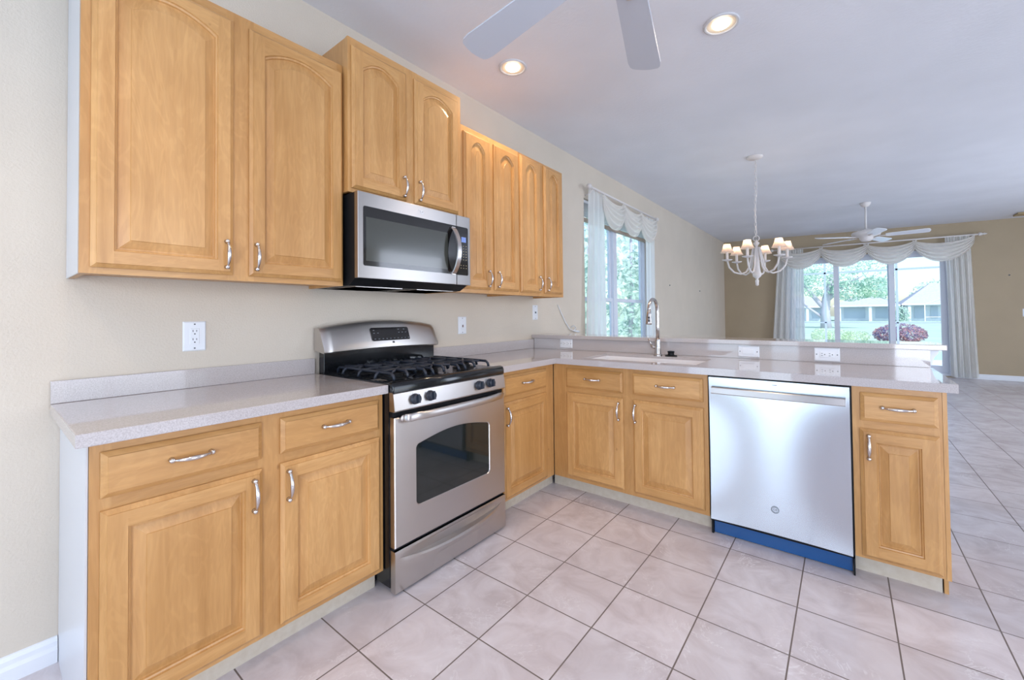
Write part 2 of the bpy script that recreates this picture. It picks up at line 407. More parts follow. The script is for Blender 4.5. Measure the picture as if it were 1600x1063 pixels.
# ---------------------------------------------------------------- room shell
ZC = lambda x: 2.896 - .0235*x
XR, YB, YF = 7.0, -3.2, 9.98
def shell():
    bm = B(); box(bm, -.2, XR+.2, YB-.2, YF+.2, -.12, 0); S(obj('floor', bm, M_TILE))
    bm = B()
    lo = [(-.2, YB-3.2), (XR+2.5, YB-3.2), (XR+2.5, YF+.5), (-.2, YF+.5)]  # unseen overhang behind and to the right, added as eaves to block sun
    loft(bm, [[(x, y, ZC(x)) for x, y in lo], [(x, y, ZC(x)+.25) for x, y in lo]], True, True); S(obj('ceiling', bm, M_CEIL))
    # left wall with the dining window opening
    H = 3.1
    bm = B(); us = [YB-.2, 3.12, 5.12, YF+.2]; vs = [-.1, .62, 2.50, 2.95]
    gridsolid(bm, us, vs, lambda i, j: not (i == 1 and j == 1), lambda u, v, a: (a, u, v), -.16, 0); S(obj('wall_left', bm, M_WALL))
    # far wall with sliding door opening
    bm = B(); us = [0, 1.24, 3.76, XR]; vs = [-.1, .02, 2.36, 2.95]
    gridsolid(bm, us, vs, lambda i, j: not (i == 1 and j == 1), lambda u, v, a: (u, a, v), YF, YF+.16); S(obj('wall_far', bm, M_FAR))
    # right wall, two unseen openings added to let light in
    bm = B(); us = [YB-.2, -1.05, 1.65, 3.95, 7.25, YF+.2]; vs = [-.1, .35, 2.35, 2.95]
    gridsolid(bm, us, vs, lambda i, j: not (i in (1, 3) and j == 1), lambda u, v, a: (a, u, v), XR, XR+.16); S(obj('wall_right', bm, M_WALL))
    # back wall, glass door opening and a window
    bm = B(); us = [0, .28, 1.66, 2.75, 4.45, XR]; vs = [-.1, .06, .45, 2.12, 2.95]
    gridsolid(bm, us, vs, lambda i, j: not ((i == 1 and j in (1, 2)) or (i == 3 and j == 2)), lambda u, v, a: (u, a, v), YB-.16, YB); S(obj('wall_back', bm, M_BACK))
    # knee wall carrying the raised bar
    bm = B(); box(bm, .0, 2.574, 2.139, 2.262, 0, 1.006); S(obj('wall_bar', bm, M_WALL))
    def board(P, L0, L1, name):
        prof = [(0, 0), (.016, 0), (.016, .045), (.012, .058), (.012, .074), (.006, .086), (0, .088)]
        bm = B(); loft(bm, [[P(L0, a, z) for a, z in prof], [P(L1, a, z) for a, z in prof]], True, True); S(obj(name, bm, M_TRIM))
    board(lambda l, a, z: (a, l, z), YB, -.805, 'baseboard_left')
    board(lambda l, a, z: (a, l, z), 2.265, YF, 'baseboard_left')
    board(lambda l, a, z: (l, YF-a, z), 3.78, XR, 'baseboard_far')
    board(lambda l, a, z: (l, YF-a, z), 0, 1.22, 'baseboard_far')
shell()

def frame_rect(bm, P, u0, u1, v0, v1, w, a0, a1):
    gridsolid(bm, [u0, u0+w, u1-w, u1], [v0, v0+w, v1-w, v1], lambda i, j: not (i == 1 and j == 1), P, a0, a1)
def left_window():
    root = thing('window_1', 'white vinyl double hung twin window beyond the sink', 'window', (-.10, 4.12, .62)); del root['label']; del root['category']; S(root)
    P = lambda u, v, a: (a, u, v)
    for (a, b) in ((3.14, 4.06), (4.06, 5.10)):
        bm = B(); frame_rect(bm, P, a, b, .64, 2.48, .05, -.13, -.07); obj('window_frame', bm, M_VINYL, root)
        for (z0, z1, dx) in ((.69, 1.415, .0), (1.37, 2.43, -.02)):
            bm = B(); frame_rect(bm, P, a+.05, b-.05, z0, z1, .042, -.115+dx, -.085+dx); s = obj('sash', bm, M_VINYL, root)
            bm = B(); box(bm, -.102+dx, -.098+dx, a+.09, b-.09, z0+.04, z1-.04); obj('pane', bm, M_GLASS, s)
    bm = B(); box(bm, -.08, .02, 3.08, 5.16, .60, .625, .004); obj('window_sill', bm, M_TRIM, root)
left_window()
def sliding_door():
    root = thing('door_1', '', '', (2.5, YF+.05, .02)); del root['label']; del root['category']; S(root)
    P = lambda u, v, a: (u, a, v)
    bm = B(); frame_rect(bm, P, 1.24, 3.76, .02, 2.36, .045, YF+.02, YF+.14); obj('door_frame', bm, M_VINYL, root)
    for k, (a, b) in enumerate(((1.285, 2.15), (2.06, 3.00), (2.90, 3.715))):
        d = .035 if k == 1 else .075
        bm = B(); gridsolid(bm, [a, a+.085, b-.085, b], [.065, .19, 2.24, 2.315], lambda i, j: not (i == 1 and j == 1), P, YF+d, YF+d+.035)
        s = obj('door_panel', bm, M_VINYL, root)
        bm = B(); box(bm, a+.08, b-.08, YF+d+.015, YF+d+.02, .18, 2.25); obj('pane', bm, M_GLASS, s)
sliding_door()
def hidden_openings():
    # glazing bars behind the camera and in the added right wall openings (seen only in reflections)
    P = lambda u, v, a: (u, a, v); Q = lambda u, v, a: (a, u, v)
    for (P_, u0, u1, v0, v1, a0, a1, nm) in ((P, .28, 1.66, .06, 2.12, YB-.14, YB-.08, 'window_2'), (P, 2.75, 4.45, .45, 2.12, YB-.14, YB-.08, 'window_3'),
                                             (Q, -1.05, 1.65, .35, 2.35, XR+.08, XR+.14, 'window_added_4'), (Q, 3.95, 7.25, .35, 2.35, XR+.08, XR+.14, 'window_added_5')):
        bm = B(); m = (u0+u1)/2; w_ = .05
        gridsolid(bm, [u0, u0+w_, m-w_, m+w_, u1-w_, u1], [v0, v0+w_, v1-w_, v1], lambda i, j: not (i in (1, 3) and j == 1), P_, a0, a1); S(obj(nm, bm, M_VINYL))
hidden_openings()

# ---------------------------------------------------------------- cabinetry
def opening(u0, u1, v0, vs, rise, K=6, M=16):
    """closed contour, counter clockwise from lower left; top is a flattened arch of given rise above vs"""
    pts = []
    for i in range(K): pts.append((u0+(u1-u0)*i/K, v0))
    for i in range(K): pts.append((u1, v0+(vs-v0)*i/K))
    for i in range(M):
        t = i/M; u = u1+(u0-u1)*t
        pts.append((u, vs + (rise*(math.sin(PI*t)**.85 if 0 < t < 1 else 0) if rise else 0)))
    for i in range(K): pts.append((u0, vs+(v0-vs)*i/K))
    return pts
def door_mesh(P, u0, u1, v0, v1, wood_i=(0, 1), rise=0, w=.056, t=.020, wt=None):
    bm = B(); b = .006
    R = lambda a, n: [P(u0+a, v0+a, n), P(u1-a, v0+a, n), P(u1-a, v1-a, n), P(u0+a, v1-a, n)]
    loft(bm, [R(0, 0.001), R(0, t-.012), R(.004, t-.009), R(.0125, t-.003), R(.0135, t)], cap0=True, mi=wood_i[0])
    e = .0135
    o0, o1, w0 = u0+w, u1-w, v0+w
    wt = wt or w
    ov = v1-wt-rise
    V = lambda u, v, n=t: bm.verts.new(P(u, v, n))
    def quad(a, b_, c, d, mi): bm.faces.new([V(*a), V(*b_), V(*c), V(*d)]).material_index = mi
    quad((u0+e, v0+e), (o0, v0+e), (o0, v1-e), (u0+e, v1-e), wood_i[0])
    quad((o1, v0+e), (u1-e, v0+e), (u1-e, v1-e), (o1, v1-e), wood_i[0])
    quad((o0, v0+e), (o1, v0+e), (o1, w0), (o0, w0), wood_i[1])
    K, M = 6, 16
    op = opening(o0, o1, w0, ov, rise, K, M)
    top = op[2*K:2*K+M] + [(o0, ov)]
    for a, c in zip(top, top[1:]):
        quad((c[0], c[1]), (a[0], a[1]), (a[0], v1-e), (c[0], v1-e), wood_i[1])
    def ring(d, n):
        r_ = max(rise-d*.25, 0) if rise else 0
        return [P(u, v, n) for u, v in opening(o0+d, o1-d, w0+d, ov-d, r_, K, M)]
    loops = [ring(0, t), ring(.002, t-.006), ring(.007, t-.008), ring(.009, t-.0145), ring(.013, t-.0145), ring(.040, t-.004), ring(.0415, t-.0015)]
    loft(bm, loops, mi=wood_i[0])
    # centre panel fan
    inner = [bm.verts.new(p) for p in ring(.0415, t-.0015)]
    n = len(inner); m_ = 2*K+M//2
    bl = inner[:K+1]
    cv = bm.verts.new(P((u0+u1)/2, (v0+v1)/2, t-.0015))
    for i in range(n): bm.faces.new((inner[i], inner[(i+1) % n], cv)).material_index = wood_i[0]
    bmesh.ops.remove_doubles(bm, verts=bm.verts, dist=1e-5)
    return bm
def drawer_mesh(P, u0, u1, v0, v1, t=.020):
    bm = B()
    R = lambda a, n: [P(u0+a, v0+a, n), P(u1-a, v0+a, n), P(u1-a, v1-a, n), P(u0+a, v1-a, n)]
    loft(bm, [R(0, .001), R(0, t-.012), R(.004, t-.009), R(.0135, t-.003), R(.0145, t)], cap0=True, cap1=True)
    return bm
def pull_mesh(P, cu, cv, vertical, n0=.020, L=.118):
    """bow pull with ball feet and a swelling bar"""
    bm = B(); h = L/2
    def Q(s, n): return P(cu, cv+s, n0+n) if vertical else P(cu+s, cv, n0+n)
    pts = []; rs = []
    for i in range(21):
        s = -1+i/10; x = s*(h-.012)
        n = .012+.020*(1-s*s)**.7
        pts.append(Q(x, n)); rs.append(.0038+.0040*max(0, math.cos(s*PI/2))**1.2+(.0026 if abs(abs(s)-.86) < .04 else 0))
    tube(bm, pts, rs, 8)
    for sg in (-1, 1):
        c = sg*(h-.009)
        tube(bm, [Q(c, 0), Q(c, .004), Q(c, .010), Q(c, .013)], [.0085, .0062, .0050, .0048], 8)
        ballp = [Q(sg*(h-.016), .0115), Q(sg*(h-.013), .0115), Q(sg*(h-.008), .0115), Q(sg*(h-.003), .0115), Q(sg*h, .0115)]
        tube(bm, ballp, [.004, .0070, .0086, .0070, .003], 10)
    return bm
def carcass(root, P, u0, u1, v0, v1, depth, ft=.021, sidemat=None, facemi=0, side_parts=(True, True), top=True):
    """box body behind a face frame; P maps (u,v,n) with n=0 at the frame front"""
    bm = B()
    loops = [[P(u, v, n) for u, v in ((u0+.001, v0+.002), (u1-.001, v0+.002), (u1-.001, v1-.002), (u0+.001, v1-.002))] for n in (-depth+.003, -ft)]
    loft(bm, loops, True, True); obj('carcass', bm, WZ, root)
def face_frame(root, P, us, v0, v1, rails, HM, ft=.02):
    bm = B()
    # stiles at us (list of (u0,u1)), rails between v0..v1 list
    for a, b_ in us:
        loft(bm, [[P(a, v0, n), P(b_, v0, n), P(b_, v1, n), P(a, v1, n)] for n in (-ft, 0)], True, True, mi=0)
    for k in range(len(us)-1):
        for r0, r1 in rails:
            a, b_ = us[k][1], us[k+1][0]
            loft(bm, [[P(a, r0, n), P(b_, r0, n), P(b_, r1, n), P(a, r1, n)] for n in (-ft, -.0005)], True, True, mi=1)
    obj('face_frame', bm, [WZ, HM], root)

def base_unit(label, P, HM, u0, u1, stiles, doors, drawers, base, ztop=.876, zb=.095, depth=.60, kick=None, side=None, group=None, hinge=(), ctop=None):
    root = thing('base_cabinet', label, 'cabinet', base, group)
    carcass(root, P, u0, u1, zb, ctop or ztop, depth)
    face_frame(root, P, stiles, zb, ztop, [(zb, .135), (.672, .735), (.838, ztop)], HM)
    for (a, b_, z0, z1, hu) in doors:
        d = obj('door', door_mesh(P, a, b_, z0, z1), [WZ, HM], root)
        obj('handle', pull_mesh(P, hu, .605, True), M_PEWTER, d, smooth=True)
    for (a, b_, z0, z1) in drawers:
        d = obj('drawer', drawer_mesh(P, a, b_, z0, z1), HM, root)
        obj('handle', pull_mesh(P, (a+b_)/2+.0, (z0+z1)/2+.004, False), M_PEWTER, d, smooth=True)
    if kick:
        bm = B(); k0, k1, kn = kick
        loft(bm, [[P(k0, .0, n), P(k1, .0, n), P(k1, zb, n), P(k0, zb, n)] for n in (kn-.015, kn)], True, True); obj('toe_kick', bm, M_TOE, root)
    return root
P = FX(.612)
c = base_unit('maple base cabinet left of the range, two drawers over two raised panel doors', P, WY, -.797, .124,
          [(-.797, -.752), (-.388, -.288), (.080, .124)],
          [(-.776, -.368, .112, .686, -.398), (-.308, .105, .112, .686, -.285)],
          [(-.776, -.370, .721, .848), (-.308, .101, .721, .848)], (.3, -.34, 0), kick=(-.797, .124, -.064))
bm = B(); box(bm, .002, .602, -.803, -.798, .0, .876); obj('side_panel', bm, M_LAM, c, label='white laminate end panel')
base_unit('narrow maple base cabinet between the range and the inside corner', P, WY, .888, 1.512,
          [(.888, .975), (1.395, 1.512)], [(.950, 1.418, .112, .686, .972)], [(.950, 1.412, .721, .848)], (.3, 1.2, 0), kick=(.888, 1.59, -.064))
P = FY(1.517)
base_unit('maple sink base cabinet with two false drawers and two doors', P, WX, .615, 1.624,
          [(.615, .735), (1.115, 1.210), (1.590, 1.624)],
          [(.722, 1.131, .120, .686, 1.107), (1.195, 1.601, .120, .686, 1.214)],
          [(.722, 1.129, .718, .848), (1.195, 1.600, .718, .848)], (1.1, 1.8, 0), kick=(.565, 1.624, -.078), ctop=.66)
c = base_unit('slim maple end cabinet right of the dishwasher, one drawer over one door', P, WX, 2.244, 2.538,
          [(2.244, 2.285), (2.512, 2.538)], [(2.269, 2.528, .108, .684, 2.300)], [(2.273, 2.526, .720, .847)], (2.4, 1.8, 0), kick=(2.244, 2.534, -.078))
bm = B()
loft(bm, [[(x, 1.517, .876), (x, 1.517, .092), (x, 1.593, .092), (x, 1.593, 0), (x, 2.13, 0), (x, 2.13, .876)] for x in (2.539, 2.553)], True, True)
obj('side_panel', bm, WZ, c)

def wall_unit(label, xf, u0, u1, v0, v1, stiles, doors, rise, sidemat=None, group=None):
    P = FX(xf)
    root = thing('wall_cabinet', label, 'cabinet', (.15, (u0+u1)/2, v0), group)
    carcass(root, P, u0, u1, v0+.014, v1, xf, )
    bm = B()
    for a in (u0, u1-.014): box(bm, .003, xf-.02, a, a+.014, v0, v0+.016)
    obj('side_edge', bm, WY, root)
    face_frame(root, P, stiles, v0, v1, [(v0, v0+.035), (v1-.06, v1)], WY)
    for (a, b_, z0, z1, hu, hz) in doors:
        d = obj('door', door_mesh(P, a, b_, z0, z1, rise=rise, w=.055 if b_-a > .3 else .062, wt=.040 if rise < .05 else .045), [WZ, WY], root)
        obj('handle', pull_mesh(P, hu, hz, True), M_PEWTER, d, smooth=True)
    return root
c = wall_unit('large maple wall cabinet at the far left over the counter outlet, two arched doors', .315, -.785, .108, 1.363, 2.446,
          [(-.790, -.735), (-.385, -.285), (.082, .108)],
          [(-.766, -.362, 1.384, 2.408, -.388, 1.463), (-.305, .104, 1.384, 2.408, -.282, 1.463)], .050)
bm = B(); box(bm, .002, .294, -.791, -.786, 1.364, 2.446); obj('side_panel', bm, M_LAM, c, label='pale laminate end panel')
wall_unit('maple wall cabinet above the microwave, set higher and deeper than its neighbours', .36, .110, .872, 1.820, 2.580,
          [(.110, .150), (.437, .530), (.845, .872)],
          [(.126, .450, 1.840, 2.540, .424, 1.910), (.506, .842, 1.840, 2.540, .530, 1.910)], .050)
wall_unit('tall narrow maple wall cabinet just right of the microwave', .315, .874, 1.522, 1.363, 2.446,
          [(.874, .950), (1.175, 1.245), (1.495, 1.522)],
          [(.935, 1.192, 1.388, 2.410, 1.158, 1.463), (1.230, 1.508, 1.388, 2.410, 1.256, 1.463)], .055)
wall_unit('tall narrow maple wall cabinet nearest the dining window, last of the row', .315, 1.524, 2.150, 1.363, 2.446,
          [(1.524, 1.545), (1.780, 1.866), (2.120, 2.150)],
          [(1.534, 1.798, 1.388, 2.430, 1.760, 1.463), (1.853, 2.120, 1.388, 2.430, 1.882, 1.463)], .055)

# ---------------------------------------------------------------- counters
def counters():
    P = lambda u, v, a: (u, v, a)
    root = thing('countertop', 'short speckled quartz countertop left of the range', 'countertop', (.33, -.35, .877))
    bm = B(); box(bm, .002, .658, -.828, .124, .8767, .914, .003); obj('slab', bm, M_Q, root)
    bm = B(); box(bm, .002, .018, -.828, .118, .9145, .995, .0015); obj('backsplash', bm, M_Q, root)
    root = thing('countertop', 'L shaped speckled quartz countertop over the sink and the dishwasher', 'countertop', (1.3, 1.8, .877))
    xs = [.002, .658, .800, 1.545, 2.582]; ys = [.889, 1.477, 1.590, 1.972, 2.122]
    bm = B(); gridsolid(bm, xs, ys, lambda i, j: (j == 0 and i == 0) or (j > 0 and not (i == 2 and j == 2)), P, .8767, .914); obj('slab', bm, M_Q, root)
    bm = B(); box(bm, .002, .018, .889, 2.12, .9145, .995, .0015); obj('backsplash', bm, M_Q, root)
    bm = B(); box(bm, .019, 2.575, 2.123, 2.138, .915, 1.0065); obj('backsplash', bm, M_Q, root)
    bm = B(); box(bm, .002, 2.638, 2.108, 2.40, 1.007, 1.036, .003)
    obj('bar_counter', bm, M_Q, None, 'raised speckled quartz bar ledge behind the sink', 'bar counter', base=(1.3, 2.25, 1.007))
    # crown bracket under the end of the bar
    prof = [(0, .925), (.006, .925), (.009, .935), (.012, .950), (.020, .970), (.031, .985), (.034, .992), (.034, 1.006), (0, 1.006)]
    bm = B(); loft(bm, [[(2.5755+a, y, z) for a, z in prof] for y in (2.145, 2.26)], True, True)
    obj('bar_bracket', bm, M_TRIM, None, 'white moulded bracket under the free end of the bar ledge', 'bracket', base=(2.58, 2.2, .925))
    # sink
    root = thing('kitchen_sink', 'undermount biscuit double bowl sink in the quartz counter', 'sink', (1.17, 1.78, .70))
    def rr(x0, x1, y0, y1, r, z, k=5):
        pts = []
        for cx, cy, a0 in ((x1-r, y0+r, -PI/2), (x1-r, y1-r, 0), (x0+r, y1-r, PI/2), (x0+r, y0+r, PI)):
            for i in range(k+1):
                a = a0+PI/2*i/k; pts.append((cx+r*math.cos(a), cy+r*math.sin(a), z))
        return pts
    bm = B()
    for x0, x1 in ((.80, 1.19), (1.205, 1.545)):
        loft(bm, [rr(x0, x1, 1.59, 1.972, .05, .875), rr(x0+.004, x1-.004, 1.594, 1.968, .05, .86), rr(x0+.02, x1-.02, 1.61, 1.95, .05, .70), rr(x0+.05, x1-.05, 1.64, 1.92, .04, .69)], cap1=True)
    loft(bm, [rr(.801, 1.544, 1.591, 1.971, .004, .898), rr(.801, 1.544, 1.591, 1.971, .004, .869)])
    gridsolid(bm, [.77, .80, 1.545, 1.575], [1.56, 1.59, 1.972, 2.0], lambda i, j: not (i == 1 and j == 1), P, .868, .8765)
    box(bm, 1.19, 1.205, 1.59, 1.972, .84, .868)
    obj('basin', bm, M_SINK, root)
    bm = B()
    for cx in (.99, 1.37): lathe(bm, [(.045, .0), (.045, .004), (.02, .002), (.018, -.003)], (cx, 1.78, .691), 18)
    obj('drain', bm, M_CHROME, root)
counters()

def faucet():
    root = thing('faucet', 'pull down satin nickel gooseneck faucet behind the sink', 'faucet', (1.17, 2.035, .914))
    bm = B(); lathe(bm, [(.029, 0), (.029, .006), (.023, .012), (.0215, .05), (.022, .055), (.0205, .06), (.019, .10), (.016, .115)], (1.17, 2.035, .9145), 20); obj('base', bm, M_CHROME, root, autosmooth=40)
    bm = B(); pts = [(1.17, 2.035, 1.02), (1.17, 2.035, 1.12), (1.17, 2.035, 1.232)]
    for i in range(1, 14):
        a = PI*i/13; pts.append((1.17, 2.035-.082+.082*math.cos(a), 1.232+.082*math.sin(a)))
    tube(bm, pts, .0125, 12); obj('neck', bm, M_CHROME, root, smooth=True)
    bm = B(); tube(bm, [(1.17, 1.871, 1.236), (1.17, 1.870, 1.21), (1.17, 1.867, 1.17), (1.17, 1.864, 1.15), (1.17, 1.863, 1.140)], [.0135, .0155, .018, .0205, .0205], 14)
    s = obj('spray_head', bm, M_CHROME, root, smooth=True)
    bm = B()
    d = Vector((.38, -.92, 0)).normalized(); sd = Vector((0, 0, 1)).cross(d)
    for z, h, o_ in ((1.187, .008, .0155), (1.165, .012, .0178)):
        c_ = Vector((1.17, 1.867, z))+d*o_
        lp = [[c_+d*n+sd*(.006*math.cos(k*PI/5))+Vector((0, 0, h*math.sin(k*PI/5))) for k in range(10)] for n in (-.003, .003)]
        loft(bm, lp, True, True)
    obj('button', bm, M_SLOT, s)
    bm = B(); tube(bm, [(1.155, 2.03, .972), (1.135, 2.027, .975), (1.128, 2.026, .978)], [.010, .0125, .009], 12)
    tube(bm, [(1.131, 2.026, .975), (1.124, 2.022, 1.0), (1.112, 2.016, 1.032)], [.0062, .0055, .0075], 10); obj('lever', bm, M_CHROME, root, smooth=True)
    bm = B(); lathe(bm, [(.040, 0), (.040, .005), (.022, .008), (.020, .022), (.024, .026), (.022, .034), (.006, .036)], (1.262, 2.035, .9145), 22)
    obj('sink_stopper', bm, M_BLACKM, None, 'small black rubber sink stopper beside the faucet', 'sink stopper', base=(1.262, 2.035, .9145), autosmooth=40)
faucet()

# ---------------------------------------------------------------- dishwasher
def text_mesh(body, size, depth, mat, M4, name, parent):
    cu = bpy.data.curves.new(name, 'FONT'); cu.body = body; cu.size = size; cu.extrude = depth; cu.align_x = 'CENTER'; cu.align_y = 'CENTER'
    to = bpy.data.objects.new('t', cu); COL.objects.link(to)
    dg = bpy.context.evaluated_depsgraph_get(); me = bpy.data.meshes.new_from_object(to.evaluated_get(dg))
    bpy.data.objects.remove(to); me.transform(M4)
    off = rootbase(parent)
    me.transform(Matrix.Translation(-off)); me.materials.append(mat)
    o = bpy.data.objects.new(name, me); COL.objects.link(o); o.parent = parent; return o
def onY(x, y, z): # text facing -y
    return Matrix(((1, 0, 0, x), (0, 0, -1, y), (0, 1, 0, z), (0, 0, 0, 1)))
def onX(x, y, z): # text facing +x
    return Matrix(((0, 0, 1, x), (1, 0, 0, y), (0, 1, 0, z), (0, 0, 0, 1)))
def dishwasher():
    root = thing('dishwasher', 'stainless steel dishwasher built into the peninsula', 'dishwasher', (1.935, 1.8, 0))
    bm = B(); box(bm, 1.628, 2.243, 1.520, 2.10, .078, .872); obj('tub_body', bm, M_BLACKM, root)
    bm = B(); xs_ = [1.637+.599*i/30 for i in range(31)]; zs_ = [.100+.766*j/30 for j in range(31)]
    def fy(x, z):   # the pressed panel is very slightly dished
        dx, dz = x-1.935, z-.46
        e = min(x-1.637, 2.236-x, z-.100, .866-z); return 1.4955-.95*dx*dx*dz*dz
    loft(bm, [[(x, fy(x, z), z) for x in xs_] for z in zs_], close=False)
    d = obj('door', bm, M_STEELDW, root, smooth=True)
    bm = B(); box(bm, 1.637, 2.236, 1.500, 1.519, .100, .866); obj('door_edge', bm, M_STEEL, d)
    bm = B(); loops = []
    for i in range(25):
        s = i/24; x = 1.652+.568*s; pr = .030+.004*math.sin(PI*s)
        y0 = 1.4945-pr; 
        loops.append([(x, y0+.004, .780), (x, y0, .784), (x, y0, .812), (x, y0+.004, .816), (x, y0+.012, .816), (x, y0+.012, .780)])
    loft(bm, loops, True, True)
    for x in (1.665, 2.195): box(bm, x, x+.014, 1.470, 1.495, .785, .811)
    obj('handle', bm, M_STEEL, d, label='wide flat bar handle')
    bm = B()
    for r0, r1 in ((.0175, .0150), (.0125, .0112)):
        lathe(bm, [(r0, 0), (r0, -.0012), (r1, -.0012), (r1, 0)], (1.934, 1.4949, .224), 36, 'y', caps=(False, False))
    obj('round_emblem', bm, M_GREYD, d)
    text_mesh('GE', .014, .0004, M_GREYD, onY(1.934, 1.4945, .224), 'emblem_letters', d)
    bm = B(); box(bm, 1.932, 1.952, 1.4942, 1.4951, .8465, .8495); obj('indicator_mark', bm, M_GREYD, d)
    bm = B(); box(bm, 1.640, 2.234, 1.548, 1.556, .004, .076); obj('kick_plate', bm, M_FILM, root, label='kick plate under blue protective film')
    bm = B(); box(bm, 1.628, 1.638, 1.535, 1.56, .0, .09); box(bm, 2.236, 2.243, 1.520, 1.56, .0, .09); obj('foot_bracket', bm, M_BLACKM, root)
dishwasher()

# ---------------------------------------------------------------- range
def gas_range():
    y0, y1 = .130, .884; yc = (y0+y1)/2
    root = thing('gas_range', 'freestanding stainless gas range with black cooktop', 'range', (.35, yc, 0))
    bm = B(); box(bm, .03, .652, y0, y1, .03, .885); obj('body', bm, M_BLACK, root)
    bm = B()
    for x in (.08, .60):
        for y in (y0+.03, y1-.05): box(bm, x, x+.03, y, y+.03, 0, .03)
    obj('levelling_foot', bm, M_BLACKM, root)
    # cooktop with rolled front lip
    bm = B(); prof = [(.06, .886), (.06, .916), (.60, .916), (.645, .922), (.665, .924), (.680, .918), (.686, .905), (.686, .880), (.640, .880), (.640, .886)]
    L = []
    for y, k in ((y0-.002, .004), (y0+.004, 0), (y1-.004, 0), (y1+.002, .004)):
        L.append([(x-(k if x > .6 else 0), y, z-(k if z > .9 else 0)) for x, z in prof])
    loft(bm, L, True, True); obj('cooktop', bm, M_BLACK, root, autosmooth=50)
    # control panel (sloped)
    bm = B(); prof = [(.655, .879), (.678, .879), (.684, .874), (.694, .802), (.690, .796), (.655, .796)]
    loft(bm, [[(x, y, z) for x, z in prof] for y in (y0, y1-.002)], True, True); cp = obj('control_panel', bm, M_STEEL, root)
    for y, z in ((.243, .838), (.333, .839), (.669, .841), (.757, .842)):
        bm = B(); n = Vector((.99, 0, .12)).normalized(); c_ = Vector((.689, y, z))
        up = Vector((-.12, 0, .99)); sd = Vector((0, 1, 0))
        def ring(r, d, k=20): return [c_+n*d+up*(r*math.sin(2*PI*i/k))+sd*(r*math.cos(2*PI*i/k)) for i in range(k)]
        loft(bm, [ring(.0245, -.001), ring(.0245, .005), ring(.0222, .007), ring(.0208, .022), ring(.0180, .0255)], True, True)
        lo = [[c_+n*d+up*a+sd*b_ for a, b_ in ((-.0185, -.0060), (-.0185, .0060), (.0205, .0045), (.0205, -.0045))] for d in (.019, .033)]
        loft(bm, lo, True, True); k_ = obj('knob', bm, M_IRON, cp)
        bm = B()
        for i in range(7):
            a = math.radians(-20+i*33); p = c_+n*.0008+up*(.029*math.sin(a))+sd*(.029*math.cos(a))
            q = c_+n*.0008+up*(.0315*math.sin(a))+sd*(.0315*math.cos(a)); tube(bm, [p, q], .0006, 4)
        obj('dial_marks', bm, M_SLOT, k_)
    # dark gap
    bm = B(); box(bm, .64, .672, y0+.004, y1-.006, .18, .796); obj('door_gasket', bm, M_BLACKM, root)
    # oven door with window
    bm = B(); xd = .688
    us = [.133, .881]; t0, t1 = .654, xd
    wp = opening(.249, .752, .350, .626, 0, 6, 16)
    def wopen(d):
        u0, u1, v0, vs = .249+d, .752-d, .352+d, .634-d; r = .022
        pts = []
        K = 6
        for i in range(K): pts.append((u0+r+(u1-u0-2*r)*i/K, v0))
        for i in range(K+1):
            a = -PI/2+PI/2*i/K; pts.append((u1-r+r*math.cos(a), v0+r+r*math.sin(a)))
        for i in range(K+1):
            a = PI/2*i/K; pts.append((u1-r+r*math.cos(a), vs-r+r*math.sin(a)))
        for i in range(1, 16):
            t = i/16; u = u1-r+(u0+r-u1+r)*t; pts.append((u, vs+.030*math.sin(PI*t)))
        for i in range(K+1):
            a = PI/2+PI/2*i/K; pts.append((u0+r+r*math.cos(a), vs-r+r*math.sin(a)))
        for i in range(K+1):
            a = PI+PI/2*i/K; pts.append((u0+r+r*math.cos(a), v0+r+r*math.sin(a)))
        return pts
    wpts = wopen(0); cu, cv = .5, .49
    outer = []
    for u, v in wpts:  # radial projection to the door rectangle
        du, dv = u-cu, v-cv
        s = min(abs((.881-cu)/du) if du > 1e-6 else (abs((.133-cu)/du) if du < -1e-6 else 1e9), abs((.770-cv)/dv) if dv > 1e-6 else (abs((.206-cv)/dv) if dv < -1e-6 else 1e9))
        outer.append((cu+du*s, cv+dv*s))
    for (cx_, cy_) in ((.133, .206), (.881, .206), (.881, .770), (.133, .770)):
        i = min(range(len(outer)), key=lambda k: (outer[k][0]-cx_)**2+(outer[k][1]-cy_)**2); outer[i] = (cx_, cy_)
    sh = lambda pts, d: [(cu+(u-cu)*(1-d/abs(.374)), cv+(v-cv)*(1-d/.28)) for u, v in pts]
    loft(bm, [[(t0, u, v) for u, v in outer], [(t1-.004, u, v) for u, v in outer], [(t1, u, v) for u, v in sh(outer, .004)], [(t1, u, v) for u, v in wpts], [(t1-.004, u, v) for u, v in wopen(.003)]], cap0=True)
    od = obj('oven_door', bm, M_STEEL, root)
    bm = B(); f = [bm.verts.new((t1-.0035, u, v)) for u, v in wopen(.002)]; bm.faces.new(f); obj('oven_window', bm, M_OVENG, od, label='dark arched oven window')
    bm = B(); pts = []; 
    for i in range(25):
        s = -1+i/12; pts.append((xd+.014+.036*(1-abs(s)**6), yc+s*.335, .770-.004*(1-s*s)-(.004 if abs(s) > .9 else 0)))
    tube(bm, pts, [.013]*25, 12, flat=(1.4, .8))
    for sg in (-1, 1): tube(bm, [(xd-.002, yc+sg*.335, .766), (xd+.016, yc+sg*.335, .766)], .014, 10)
    obj('handle', bm, M_STEEL, od, smooth=True)
    bm = B()
    for a in (.30, .42, .54, .66): box(bm, xd-.002, xd+.0008, a, a+.08, .7575+.03, .7605+.03) if False else box(bm, xd-.001, xd+.0008, a, a+.08, .745+.0, .748)
    # vent slots above the handle
    bm.free(); bm = B()
    for a in (.31, .46, .61): box(bm, xd-.001, xd+.0008, a, a+.075, .7855-.022, .7885-.022)
    obj('vent_slot', bm, M_SLOT, od)
